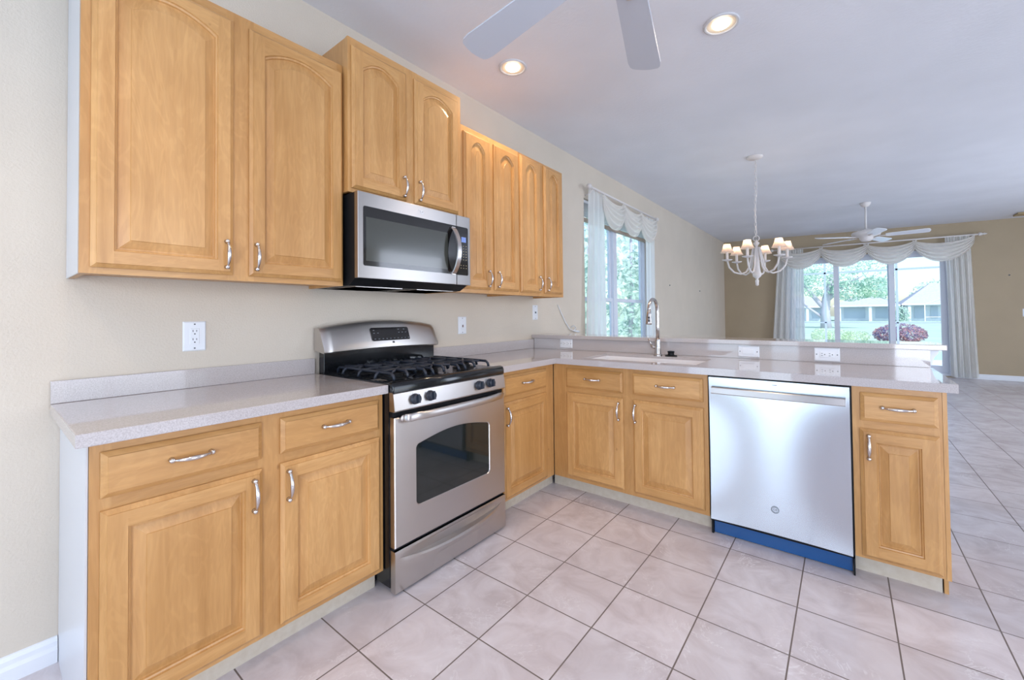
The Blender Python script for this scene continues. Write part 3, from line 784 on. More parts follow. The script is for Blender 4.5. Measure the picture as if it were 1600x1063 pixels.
    # storage drawer with moulded pull
    bm = B(); ny = 28; loops = []
    zs = [(.014, 0), (.016, 1), (.10, 1), (.118, 1.0), (.128, 1.0), (.138, 1.0), (.146, 1.0), (.156, 1), (.178, 1), (.180, 0)]
    for i in range(ny+1):
        s = -1+2*i/ny; y = yc+s*.374
        k = max(0, 1-(abs(s)/.93)**2.4); dz = -.026*k
        row = [(.654, y, .014), (xd-.003, y, .012), (xd, y, .018), (xd, y, .085), (xd+.010*k, y, .118+dz), (xd+.028*k, y, .140+dz), (xd+.034*k, y, .152+dz), (xd+.026*k, y, .160+dz), (xd-.012*k, y, .158+dz), (xd-.010*k, y, .171), (xd, y, .182), (xd-.003, y, .192), (.654, y, .192)]
        loops.append(row)
    loft(bm, loops, True, True); obj('storage_drawer', bm, M_STEEL, root, autosmooth=35)
    # backguard
    bm = B(); box(bm, .035, .085, y0+.002, y1-.002, .90, 1.045, .003); bg_ = obj('backguard', bm, M_BLACK, root)
    bm = B(); loops = []
    for i in range(33):
        s = -1+i/16; y = yc+s*.388; ar = 1-s*s
        zt = 1.158+.036*ar; zb = 1.022+.010*ar; e = .012*max(0, abs(s)-.93)/.07
        bul = .010*ar
        loops.append([(.012, y, zb+.012), (.085, y, zb+.003), (.118+bul-e, y, zb), (.126+bul-e, y, zb+.006), (.126+bul-e, y, zb+.020), (.085+bul-e, y, zt-.030), (.072+bul-e, y, zt-.010), (.058+bul-e, y, zt-.002), (.04, y, zt), (.012, y, zt-.004)])
    loft(bm, loops, True, True); cg = obj('control_console', bm, M_STEEL, root, autosmooth=40)
    def fp(y, z):  # point on the console front
        s = (y-yc)/.388; ar = 1-s*s; zt = 1.158+.036*ar-.030; zb = 1.022+.010*ar+.020
        t = (z-zb)/(zt-zb); return .126+.010*ar+(-.041)*t
    bm = B(); yl, yr = .392, .655
    out = [(yl+.008, 1.074), (yr-.004, 1.074), (yr, 1.080), (yr, 1.142), (yr-.008, 1.149), (yl+.008, 1.149), (yl, 1.142), (yl+.002, 1.080)]
    loft(bm, [[(fp(y, z)-.002, y, z) for y, z in out], [(fp(y, z)+.005, y, z) for y, z in out]], True, True); dp = obj('display_panel', bm, M_MWG, cg)
    bm = B()
    for yy, zz in [(.41+.026*i, .085+1) for i in range(10)]+[(.41, 1.118), (.435, 1.118), (.41, 1.134), (.58, 1.118), (.605, 1.118), (.63, 1.118), (.58, 1.136), (.62, 1.136)]:
        x = fp(yy, zz)+.0055; box(bm, x-.001, x+.0004, yy-.004, yy+.006, zz-.002, zz+.002)
    obj('touch_key_marks', bm, M_GREYD, dp)
    bm = B(); x = fp(.53, 1.062); lathe(bm, [(.008, -.001), (.008, .001), (.003, .0012)], (x+.0005, .532, 1.060), 20, 'x'); obj('round_emblem', bm, M_SLOT, cg)
    # burners and grates
    for bx_, by_, r in ((.22, .27, .040), (.50, .27, .048), (.22, .74, .044), (.50, .74, .040), (.36, .507, .034)):
        bm = B(); lathe(bm, [(r+.022, 0), (r+.020, .004), (r, .006), (r, .014), (r-.004, .016), (r-.004, .022), (r-.010, .026), (.005, .026)], (bx_, by_, .9165), 24); obj('burner', bm, M_BLACKM, root, autosmooth=40)
    for gy0, gy1 in ((.165, .390), (.398, .616), (.624, .850)):
        bm = B(); z = .952; r = .0072; gx0, gx1 = .13, .615; gc = (gy0+gy1)/2
        def bar(a, b_):  # bar with curved down ends
            a, b_ = Vector(a), Vector(b_); d = (b_-a).normalized(); L_ = (b_-a).length
            pts = [a+Vector((0, 0, -.030)), a+d*.006+Vector((0, 0, -.012)), a+d*.020+Vector((0, 0, -.001))]
            pts += [a+d*(L_*k/4) for k in (1, 2, 3)]
            pts += [b_-d*.020+Vector((0, 0, -.001)), b_-d*.006+Vector((0, 0, -.012)), b_+Vector((0, 0, -.030))]
            tube(bm, pts, r, 8)
        bar((gx0, gy0+.02, z), (gx1, gy0+.02, z)); bar((gx0, gy1-.02, z), (gx1, gy1-.02, z))
        for gx in (.22, .36, .50): bar((gx, gy0-.004, z), (gx, gy1+.004, z))
        bar((gx0+.02, gc, z+.002), (gx1-.02, gc, z+.002))
        for cx in (.22, .50):
            for a in (PI/4, 3*PI/4): 
                d = Vector((math.cos(a), math.sin(a), 0))*.095; c_ = Vector((cx, gc, z+.001)); tube(bm, [c_-d, c_, c_+d], .0062, 8)
        obj('grate', bm, M_IRON, root, smooth=True)
gas_range()

# ---------------------------------------------------------------- microwave
def microwave():
    y0, y1 = .117, .876; xf = .432; z0, z1 = 1.398, 1.813
    root = thing('microwave', 'over the range stainless microwave hung under the raised wall cabinet', 'microwave', (.2, .5, 1.37))
    bm = B(); lo = []
    prof = [(.004, 1.366), (.345, 1.366), (.400, 1.396), (.402, 1.400), (.402, 1.812), (.004, 1.812)]
    loft(bm, [[(x, y, z) for x, z in prof] for y in (y0+.004, y1-.004)], True, True); obj('housing', bm, M_BLACKM, root)
    bm = B(); box(bm, .05, .33, y0+.05, y0+.33, 1.362, 1.367); box(bm, .05, .33, y1-.33, y1-.05, 1.362, 1.367); obj('grease_filter', bm, M_STEEL, root)
    bm = B(); box(bm, .403, xf, y0, .7605, z0, z1, .003); dr = obj('door', bm, M_STEELMW, root)
    bm = B(); box(bm, .403, xf, .7625, y1, z0, z1, .003); cp = obj('control_panel', bm, M_STEELMW, root)
    def rrp(a, b_, c_, d, r, sides):
        pts = []
        for (cx, cy, a0, on) in ((b_-r, c_+r, -PI/2, sides[1]), (b_-r, d-r, 0, sides[1]), (a+r, d-r, PI/2, sides[0]), (a+r, c_+r, PI, sides[0])):
            if on:
                for i in range(5):
                    t = a0+PI/2*i/4; pts.append((cx+r*math.cos(t), cy+r*math.sin(t)))
            else: pts.append((b_ if cx == b_-r else a, c_ if cy == c_+r else d))
        return pts
    g = rrp(.146, .7600, 1.458, 1.746, .010, (True, False))
    bm = B(); loft(bm, [[(x, u, v) for u, v in g] for x in (xf-.001, xf+.0012)], True, True); gl = obj('door_glass', bm, M_MWG, dr)
    bm = B(); box(bm, xf+.001, xf+.0018, .160, .690, 1.482, 1.694); obj('viewing_window', bm, M_MWW, gl)
    g = rrp(.7630, .856, 1.456, 1.746, .010, (False, True))
    bm = B(); loft(bm, [[(x, u, v) for u, v in g] for x in (xf-.001, xf+.0012)], True, True); kg = obj('keypad_glass', bm, M_MWG, cp)
    bm = B(); box(bm, xf+.001, xf+.002, .800, .838, 1.655, 1.686); obj('display', bm, M_LCD, kg)
    bm = B()
    for r in range(8):
        for k in range(3):
            a = .792+.022*k; z = 1.632-.0165*r-(.018 if r > 5 else 0); box(bm, xf+.001, xf+.0017, a, a+.007, z-.0018, z+.0018)
    obj('keypad_marks', bm, plain('keypad_print', (.45, .36, .20), .5), kg)
    bm = B(); loops = []
    for i in range(25):
        s = -1+i/12; z = 1.594+s*.136; x = xf+.004+.052*(1-s*s)**.8; th = .007
        loops.append([(x, .712, z), (x+th, .714, z), (x+th, .742, z), (x, .744, z)])
    loft(bm, loops, True, True)
    for s in (-1, 1): box(bm, xf, xf+.012, .714, .742, 1.594+s*.132-.008, 1.594+s*.132+.008)
    obj('handle', bm, M_CHROME, dr, autosmooth=50, label='tall bowed chrome handle')
    bm = B(); lathe(bm, [(.0095, 0), (.0095, .0015), (.0068, .0015), (.0068, 0)], (xf, .503, 1.779), 24, 'x', caps=(False, False))
    tube(bm, [(xf+.001, .476, 1.787), (xf+.001, .486, 1.789), (xf+.001, .497, 1.783)], .0012, 6)
    obj('ring_emblem', bm, M_WHITE, dr)
microwave()

# ---------------------------------------------------------------- plates
def plate(name, label, cat, P, cu, cv, horiz, kind, w=.083, h=.128, group=None):
    if horiz: w, h = h, w
    root = thing(name, label, cat, P(cu, cv, 0), group)
    def bx(bm, a, b_, c_, d, n0, n1, bev=0):
        R = lambda e, n: [P(a+e, c_+e, n), P(b_-e, c_+e, n), P(b_-e, d-e, n), P(a+e, d-e, n)]
        loft(bm, [R(0, n0), R(0, n1-bev)]+([R(bev*1.5, n1)] if bev else []), True, True)
    bm = B(); bx(bm, cu-w/2, cu+w/2, cv-h/2, cv+h/2, .0006, .006, .003); pl = obj('cover_plate', bm, M_WHITE, root)
    a, b_ = (.068, .034) if horiz else (.034, .068)
    if kind in ('outlet', 'rocker', 'switch'):
        bm = B(); bx(bm, cu-a/2, cu+a/2, cv-b_/2, cv+b_/2, .004, .0078 if kind != 'rocker' else .009, .001)
        f = obj('receptacle_face' if kind == 'outlet' else 'rocker', bm, M_WHITE, root)
        if kind == 'outlet':
            bm = B()
            for s in (-1, 1):
                for (du, dv, ru, rv) in ((-.0065, .005, .0011, .0042), (.0065, .005, .0011, .0036), (0, -.008, .0024, .0024)):
                    if horiz: du, dv, ru, rv = -dv+.0, du, rv, ru
                    uu = cu+(s*.018 if horiz else 0)+du; vv = cv+(0 if horiz else s*.018)+dv
                    bx(bm, uu-ru, uu+ru, vv-rv, vv+rv, .007, .0084)
            obj('contact_slots', bm, M_SLOT, f)
        elif kind == 'switch':
            bm = B(); bx(bm, cu-.004, cu+.004, cv-.014, cv+.004, .006, .012); obj('toggle', bm, plain('brown_toggle', (.25, .16, .14), .5), f)
    elif kind == 'jack':
        bm = B(); bx(bm, cu-.008, cu+.008, cv-.008, cv+.008, .004, .010); obj('phone_jack', bm, M_GREYD, root)
    bm = B()
    for s in (-1, 1):
        uu, vv = (cu+s*(w/2-.012), cv) if horiz else (cu, cv+s*(h/2-.012))
        bx(bm, uu-.003, uu+.003, vv-.003, vv+.003, .005, .0068)
    obj('screw', bm, M_GREYD, root)
PX = lambda u, v, n: (n, u, v)
PS = lambda u, v, n: (u, 2.123-n, v)
plate('electrical_outlet', 'white duplex outlet on the wall under the big left cabinet', 'outlet', PX, -.405, 1.136, False, 'outlet')
plate('light_switch', 'white switch plate on the wall right of the range', 'switch', PX, 1.230, 1.142, False, 'switch')
plate('phone_jack_plate', 'white jack plate on the wall under the last wall cabinet', 'wall plate', PX, 2.168, 1.236, False, 'jack', w=.078, h=.134)
plate('electrical_outlet', 'small horizontal white outlet on the splash, nearest the inside corner', 'outlet', PS, .356, .967, True, 'outlet', w=.076, h=.120)
plate('rocker_switch', 'horizontal white rocker plate on the splash right of the faucet', 'switch', PS, 1.731, .961, True, 'rocker', w=.070, h=.122)
plate('electrical_outlet', 'horizontal white outlet on the splash above the dishwasher', 'outlet', PS, 2.139, .962, True, 'outlet', w=.078, h=.122)
plate('wall_control', 'pale wall control at the right edge of the far wall', 'wall plate', lambda u, v, n: (u, YF-n, v), 4.64, 1.17, False, 'rocker', w=.09, h=.13)
def cord():
    bm = B(); tube(bm, [(.006, 2.55, 1.31), (.010, 2.60, 1.24), (.012, 2.68, 1.14), (.016, 2.76, 1.065), (.03, 2.81, 1.045), (.03, 2.86, 1.07), (.012, 2.85, 1.10), (.008, 2.80, 1.085)], .0045, 6)
    tube(bm, [(.03, 2.82, 1.045), (.03, 2.90, 1.036), (.02, 2.96, 1.03)], [.008, .011, .004], 8)
    obj('telephone_cord', bm, M_WHITE, None, 'white cord dangling on the wall just past the bar ledge', 'cord', base=(.0, 2.7, 1.04), smooth=True)
    for y, z in ((5.97, 1.674), (7.78, 1.65)):
        bm = B(); lathe(bm, [(.012, 0), (.012, .004), (.006, .012), (.002, .013)], (0, y, z), 10, 'x')
        obj('wall_anchor', bm, M_GREYD, None, 'small picture anchor on the left wall, %s' % ('the one nearer the window' if y < 7 else 'the one nearer the corner'), 'wall anchor', base=(0, y, z))
    bm = B(); lathe(bm, [(.012, 0), (.012, -.004), (.006, -.012), (.002, -.013)], (4.46, YF, 1.817), 10, 'y')
    obj('wall_anchor', bm, M_GREYD, None, 'small dark anchor on the far wall beside the curtain', 'wall anchor', base=(4.46, YF, 1.817))
    bm = B(); bx = [4.47, 4.85]
    for i in range(7): box(bm, 4.47, 4.85, 9.40+i*.032, 9.42+i*.032, ZC(4.6)-.020, ZC(4.6)-.008)
    gridsolid(bm, [4.45, 4.47, 4.85, 4.87], [9.38, 9.40, 9.62, 9.64], lambda i, j: not (i == 1 and j == 1), lambda u, v, a: (u, v, a), ZC(4.6)-.024, ZC(4.6)-.002)
    obj('ceiling_vent', bm, plain('tan_vent', (.40, .30, .16), .5), None, 'tan ceiling vent at the right edge near the far wall', 'vent', base=(4.66, 9.5, ZC(4.6)-.02))
cord()

# ---------------------------------------------------------------- ceiling lights
def spot(name, loc, power, color, size=.05, angle=130, parent=None):
    ld = bpy.data.lights.new(name, 'SPOT'); ld.energy = power; ld.color = color; ld.shadow_soft_size = size; ld.spot_size = math.radians(angle); ld.spot_blend = .8
    o = bpy.data.objects.new(name, ld); COL.objects.link(o)
    if parent: o.parent = parent; o.location = Vector(loc)-rootbase(parent)
    else: o.location = loc
def can(x, y, label, power=26):
    z = ZC(x)
    root = thing('recessed_light', label, 'ceiling light', (x, y, z-.02), 'recessed ceiling lights')
    bm = B(); lathe(bm, [(.094, -.001), (.094, -.006), (.088, -.010), (.078, -.008), (.074, -.003)], (x, y, z), 36, caps=(False, False)); obj('trim_ring', bm, M_LAM, root, smooth=True)
    bm = B(); lathe(bm, [(.0745, -.005), (.050, -.0015)], (x, y, z), 36, caps=(False, False)); obj('baffle', bm, M_CONE, root)
    bm = B(); lathe(bm, [(.047, -.0015), (.044, -.010), (.030, -.016), (.010, -.019)], (x, y, z), 28); obj('bulb', bm, M_BULB, root, smooth=True)
    spot('lamp', (x, y, z-.06), power, (1.0, .74, .48), .05, 140, root)
can(.505, 1.226, 'lit recessed ceiling light nearer the cabinets')
can(1.708, 1.611, 'lit recessed ceiling light over the peninsula, right of the fan blades')
can(1.25, -.80, 'added recessed ceiling light above the kitchen floor, out of frame', 16)  # unseen lamp added to brighten the kitchen
can(1.55, -1.6, 'added recessed ceiling light behind the camera, out of frame')  # second unseen lamp, added only for its light

# ---------------------------------------------------------------- chandelier
def chandelier():
    cx, cy, cz = 1.512, 4.075, ZC(1.51)
    root = thing('chandelier', 'white distressed six arm chandelier with small pink shades, over the dining area', 'chandelier', (cx, cy, 1.5))
    bm = B(); lathe(bm, [(.078, 0), (.078, -.006), (.066, -.020), (.040, -.028), (.012, -.032)], (cx, cy, cz), 28); obj('canopy', bm, M_LINT, root, smooth=True)
    bm = B(); z = cz-.03; i = 0
    while z > 2.02:
        h = .046; pts = []
        for k in range(13):
            a = 2*PI*k/12; u, v = .009*math.cos(a), (h/2)*math.sin(a)
            pts.append((cx+(u if i % 2 else 0)+.006*math.sin(z*5), cy+(0 if i % 2 else u), z-h/2+v))
        tube(bm, pts, .0026, 5, caps=False); z -= .039; i += 1
    tube(bm, [(cx+.010, cy, cz-.03), (cx+.016, cy, 2.5), (cx-.006, cy+.01, 2.3), (cx+.006, cy, 2.03)], .0028, 5)
    obj('chain', bm, M_LINT, root, smooth=True)
    bm = B(); tube(bm, [(cx+.028*math.cos(2*PI*k/16), cy, 1.995+.028*math.sin(2*PI*k/16)) for k in range(17)], .0045, 6, caps=False); obj('hanging_ring', bm, M_LINT, root, smooth=True)
    bm = B(); lathe(bm, [(.004, .47), (.010, .45), (.030, .43), (.012, .40), (.018, .36), (.010, .33), (.014, .30), (.024, .26), (.028, .20), (.024, .16), (.030, .14), (.030, .12), (.042, .11), (.038, .08), (.020, .065), (.010, .05), (.018, .035), (.014, .0), (.016, -.01), (.004, -.02)], (cx, cy, 1.515), 20)
    obj('column', bm, M_LINT, root, smooth=True)
    for k in range(6):
        a = math.radians(60*k+21.5); d = Vector((math.cos(a), math.sin(a), 0)); c_ = Vector((cx, cy, 0)); R_ = .280
        bm = B(); pts = []
        for r, z in ((.03, 1.90), (.05, 1.80), (.07, 1.70), (.10, 1.645), (.15, 1.625), (.215, 1.645), (.262, 1.70), (.280, 1.775)):
            pts.append(c_+d*r+Vector((0, 0, z)))
        tube(bm, pts, .0088, 8)
        arm = obj('arm', bm, M_LINT, root, smooth=True)
        p = c_+d*R_
        bm = B(); lathe(bm, [(.006, -.01), (.045, .002), (.052, .010), (.044, .010), (.012, .006)], (p.x, p.y, 1.775), 18); obj('drip_pan', bm, M_LINT, arm, smooth=True)
        bm = B(); lathe(bm, [(.013, .01), (.013, .095)], (p.x, p.y, 1.775), 12); obj('candle_sleeve', bm, M_LINT, arm)
        bm = B(); lathe(bm, [(.005, .095), (.012, .110), (.010, .130), (.003, .150)], (p.x, p.y, 1.775), 10); obj('bulb', bm, M_BULBS, arm, smooth=True)
        bm = B(); lathe(bm, [(.067, .086), (.061, .091), (.046, .122), (.035, .160), (.033, .172)], (p.x, p.y, 1.775), 24, caps=(False, False)); obj('lamp_shade', bm, M_SHADE, arm, smooth=True)
        ld = bpy.data.lights.new('candle_light', 'POINT'); ld.energy = .55; ld.color = (1, .72, .48); ld.shadow_soft_size = .012
        o = bpy.data.objects.new('candle_light', ld); COL.objects.link(o); o.parent = root; o.location = Vector((p.x, p.y, 1.925))-rootbase(root)
chandelier()

# ---------------------------------------------------------------- fans
def fan(label, cx, cy, ztop, zb, R_, ang, bw, root_r, drop=True, pitch=.22, mat=M_WHITE, n=5, hub=.12, w0=.11):
    root = thing('ceiling_fan', label, 'ceiling fan', (cx, cy, zb))
    bm = B(); lathe(bm, [(.066, 0), (.064, -.012), (.050, -.045), (.020, -.065)], (cx, cy, ztop), 24); obj('canopy', bm, M_LINT, root, smooth=True)
    bm = B(); tube(bm, [(cx, cy, ztop-.05), (cx, cy, zb+.10)], .012, 12); obj('down_rod', bm, M_LINT, root, smooth=True)
    bm = B(); lathe(bm, [(.02, .12), (.05, .11), (hub, .075), (hub+.01, .05), (hub, .02), (.085, .0), (.08, -.03), (.055, -.06), (.02, -.065)], (cx, cy, zb), 32); obj('motor', bm, M_LINT, root, smooth=True)
    for k in range(n):
        a = math.radians(ang[k]) if isinstance(ang, (list, tuple)) else math.radians(ang+72*k)
        d = Vector((math.cos(a), math.sin(a), 0)); s = Vector((-math.sin(a), math.cos(a), 0)); up = Vector((0, 0, 1))
        s2 = (s*math.cos(pitch)+up*math.sin(pitch)); nn = d.cross(s2)
        c0 = Vector((cx, cy, zb+.005))
        out = []
        r0 = root_r
        for r, hw in ((r0, w0/2*.8), (r0+.03, w0/2), (R_-.05, bw/2), (R_-.015, bw/2*.94), (R_, bw/2*.80)): out.append((r, -hw))
        for i in range(1, 6): out.append((R_+.012*math.sin(PI*i/6), -bw*.4+bw*.8*i/6))
        for r, hw in ((R_, bw/2*.80), (R_-.015, bw/2*.94), (R_-.05, bw/2), (r0+.03, w0/2), (r0, w0/2*.8)): out.append((r, hw))
        bm = B(); loft(bm, [[c0+d*r+s2*h+nn*t for r, h in out] for t in (-.004, .004)], True, True); bl = obj('blade', bm, mat, root)
        bm = B(); tube(bm, [c0+d*(hub-.02)-up*.005, c0+d*(r0-.02)-nn*.006, c0+d*(r0+.05)-nn*.008], [.010, .012, .009], 8, flat=(.6, 1.8)); obj('blade_bracket', bm, M_LINT, bl, smooth=True)
M_BLADE = plain('fan_blade_pale', (.58, .61, .68), .4)
fan('ceiling fan with pale blades at the top edge, above the kitchen', 1.700, .245, ZC(1.7), 2.37, .735, [172, 105, 30, -42, -114], .145, .20, mat=M_BLADE, pitch=.20)
fan('white five blade ceiling fan hanging in front of the far glass door', 2.500, 7.20, ZC(2.5), 2.325, .675, 66, .135, .22, pitch=-.24, hub=.165)

# ---------------------------------------------------------------- window dressing
def drape(name, label, cat, A, Bp, z0, z1, n, amp, folds, Pn, mat, parent=None, group=None, flare=(0, 0), waist=None, base=None, th=.0):
    """hanging sheer panel from A to Bp (along the wall), Pn(l, off, z)"""
    bm = B(); nz = 26; rows = []
    rr_ = random.Random(hash(label) % 1000 if False else len(label))
    ph = [rr_.uniform(0, 6) for _ in range(4)]
    for j in range(nz+1):
        v = j/nz; z = z1+(z0-z1)*v
        row = []
        w_ = 1.0
        for i in range(n+1):
            u = i/n
            a = A-flare[0]*v; b_ = Bp+flare[1]*v
            if waist: 
                k = waist*math.sin(PI*min(1, v*1.0))
                a += k*(Bp-A)*.5*0; b_ -= k*(Bp-A)
            l = a+(b_-a)*u
            off = amp*(.35+.65*v)*math.sin(u*folds*2*PI+ph[0]+.8*math.sin(v*2+ph[1]))+amp*.4*math.sin(u*folds*4.3*PI+ph[2]+v*2)
            row.append(Pn(l, off, z))
        rows.append(row)
    V = [[bm.verts.new(p) for p in r] for r in rows]
    for r0, r1 in zip(V, V[1:]):
        for i in range(n): bm.faces.new((r0[i], r0[i+1], r1[i+1], r1[i]))
    return obj(name, bm, mat, parent, label, cat, group, base=base, smooth=True)
def swag(name, label, A, Bp, zr, Pn, dtop, dbot, mat, base, group, lean=.0):
    bm = B(); nu, nt_ = 36, 44; V = []
    for j in range(nt_+1):
        t = j/nt_
        row = []
        for i in range(nu+1):
            u = i/nu; sh = (4*u*(1-u))
            cat_ = sh**.85
            ga = .030+.14*t                                # gathered ends spread down with t
            dip = dtop+(dbot-dtop)*t
            zz = zr+.012-ga*.9*(1-sh)-dip*cat_-.02*sh*(1-t)
            spread = .055*t*(1-sh)
            l = A+(Bp-A)*(u)+ (spread*(1 if u < .5 else -1))*.2
            off = .035+.055*sh*math.sin(PI*min(1, t*1.05))+.026*math.sin(t*5.0*2*PI+.9*u)*(.5+.5*sh)
            row.append(bm.verts.new(Pn(l, off, zz)))
        V.append(row)
    for r0, r1 in zip(V, V[1:]):
        for i in range(nu): bm.faces.new((r0[i], r0[i+1], r1[i+1], r1[i]))
    return obj(name, bm, mat, None, label, 'swag', group, base=base, smooth=True)
def far_dressing():
    Pn = lambda l, off, z: (l, YF-.10-off, z)
    root = thing('curtain_rod', 'long white curtain rod above the far glass door', 'curtain rod', (2.6, YF-.1, 2.57))
    bm = B(); tube(bm, [(1.02, YF-.11, 2.580), (4.09, YF-.11, 2.552)], .014, 12); obj('rod', bm, M_LINT, root, smooth=True)
    for x, sg in ((1.02, -1), (4.09, 1)):
        bm = B(); lathe(bm, [(.014, 0), (.026, .008*1), (.030, .03), (.022, .05), (.012, .06), (.020, .075), (.004, .11)], (x, YF-.11, 2.552 if sg > 0 else 2.58), 16, 'x')
        if sg < 0: bmesh.ops.scale(bm, vec=(-1, 1, 1), space=Matrix.Translation((-x, 0, 0)), verts=bm.verts)
        obj('finial', bm, M_LINT, root, smooth=True)
    bm = B()
    for x in (1.10, 2.56, 4.03): box(bm, x-.012, x+.012, YF-.12, YF-.001, 2.52, 2.56)
    obj('bracket', bm, M_LINT, root)
    drape('sheer_curtain', 'sheer white curtain panel left of the far glass door', 'curtain', 1.10, 1.56, .03, 2.56, 80, .038, 5, Pn, M_SHEER, flare=(.16, 0), base=(1.3, YF-.1, .03))
    drape('sheer_curtain', 'sheer white curtain panel right of the far glass door, spreading at the floor', 'curtain', 3.68, 4.00, .02, 2.55, 80, .036, 4, Pn, M_SHEER, flare=(-.04, .06), base=(3.9, YF-.1, .03))
    xs = [1.14, 1.87, 2.60, 3.28, 4.02]
    nm = ['leftmost, beside the chandelier', 'second from the left', 'third from the left, right of the fan hub', 'rightmost']
    for k in range(4):
        a, b_ = xs[k]-.03, xs[k+1]+.03
        swag('curtain_swag', 'sheer swag on the far rod, '+nm[k], a, b_, 2.578-.009*(a-1), Pn, .10, .46, M_SWAG, ((a+b_)/2, YF-.1, 2.3), 'swags on the far rod')
def left_dressing():
    Pn = lambda l, off, z: (.06+off, l, z)
    root = thing('curtain_rod', 'short white curtain rod above the dining window', 'curtain rod', (.08, 4.1, 2.59))
    bm = B(); tube(bm, [(.095, 3.10, 2.595), (.095, 5.12, 2.590)], .012, 12); obj('rod', bm, M_LINT, root, smooth=True)
    for y, sg in ((3.10, -1), (5.12, 1)):
        bm = B(); lathe(bm, [(.012, 0), (.024, sg*.008), (.030, sg*.03), (.022, sg*.052), (.005, sg*.06)], (.095, y, 2.595), 14, 'y'); obj('finial', bm, M_LINT, root, smooth=True)
        bm = B(); tube(bm, [(.001, y-sg*.05, 2.53), (.05, y-sg*.05, 2.54), (.095, y-sg*.05, 2.58)], .008, 8); obj('bracket', bm, M_LINT, root, smooth=True)
    drape('sheer_curtain', 'sheer white curtain panel on the near side of the dining window', 'curtain', 3.14, 3.48, .03, 2.60, 70, .030, 3, Pn, M_SHEER, flare=(.16, -.02), base=(.08, 3.3, .03))
    drape('sheer_curtain', 'sheer white curtain panel on the far side of the dining window', 'curtain', 4.80, 5.12, .03, 2.58, 70, .026, 3, Pn, M_SHEER, flare=(.08, .02), base=(.08, 4.9, .03))
    ys = [3.44, 3.98, 4.54, 5.10]; nm = ['nearest the kitchen', 'the middle one', 'farthest from the kitchen']
    for k in range(3):
        a, b_ = ys[k]-.03, ys[k+1]+.03
        swag('curtain_swag', 'sheer draped swag on the dining window rod, '+nm[k], a, b_, 2.60, Pn, .07, .40, M_SWAG, (.08, (a+b_)/2, 2.3), 'swags on the dining rod')
    # mini blind drawn part way up
    root = thing('window_blind', 'white mini blind gathered at the top of the dining window', 'blind', (-.04, 4.1, 2.25))
    bm = B(); box(bm, -.06, -.02, 3.15, 5.09, 2.46, 2.49); obj('head_rail', bm, M_WHITE, root)
    bm = B()
    for i in range(9): box(bm, -.055, -.025, 3.16, 5.08, 2.315+i*.017, 2.3165+i*.017)
    obj('slats', bm, M_SLAT, root)
    bm = B(); box(bm, -.058, -.022, 3.16, 5.08, 2.255, 2.295, .003); obj('bottom_rail', bm, plain('tan_rail', (.42, .34, .27), .5), root, label='tan gathered bottom rail')
far_dressing(); left_dressing()

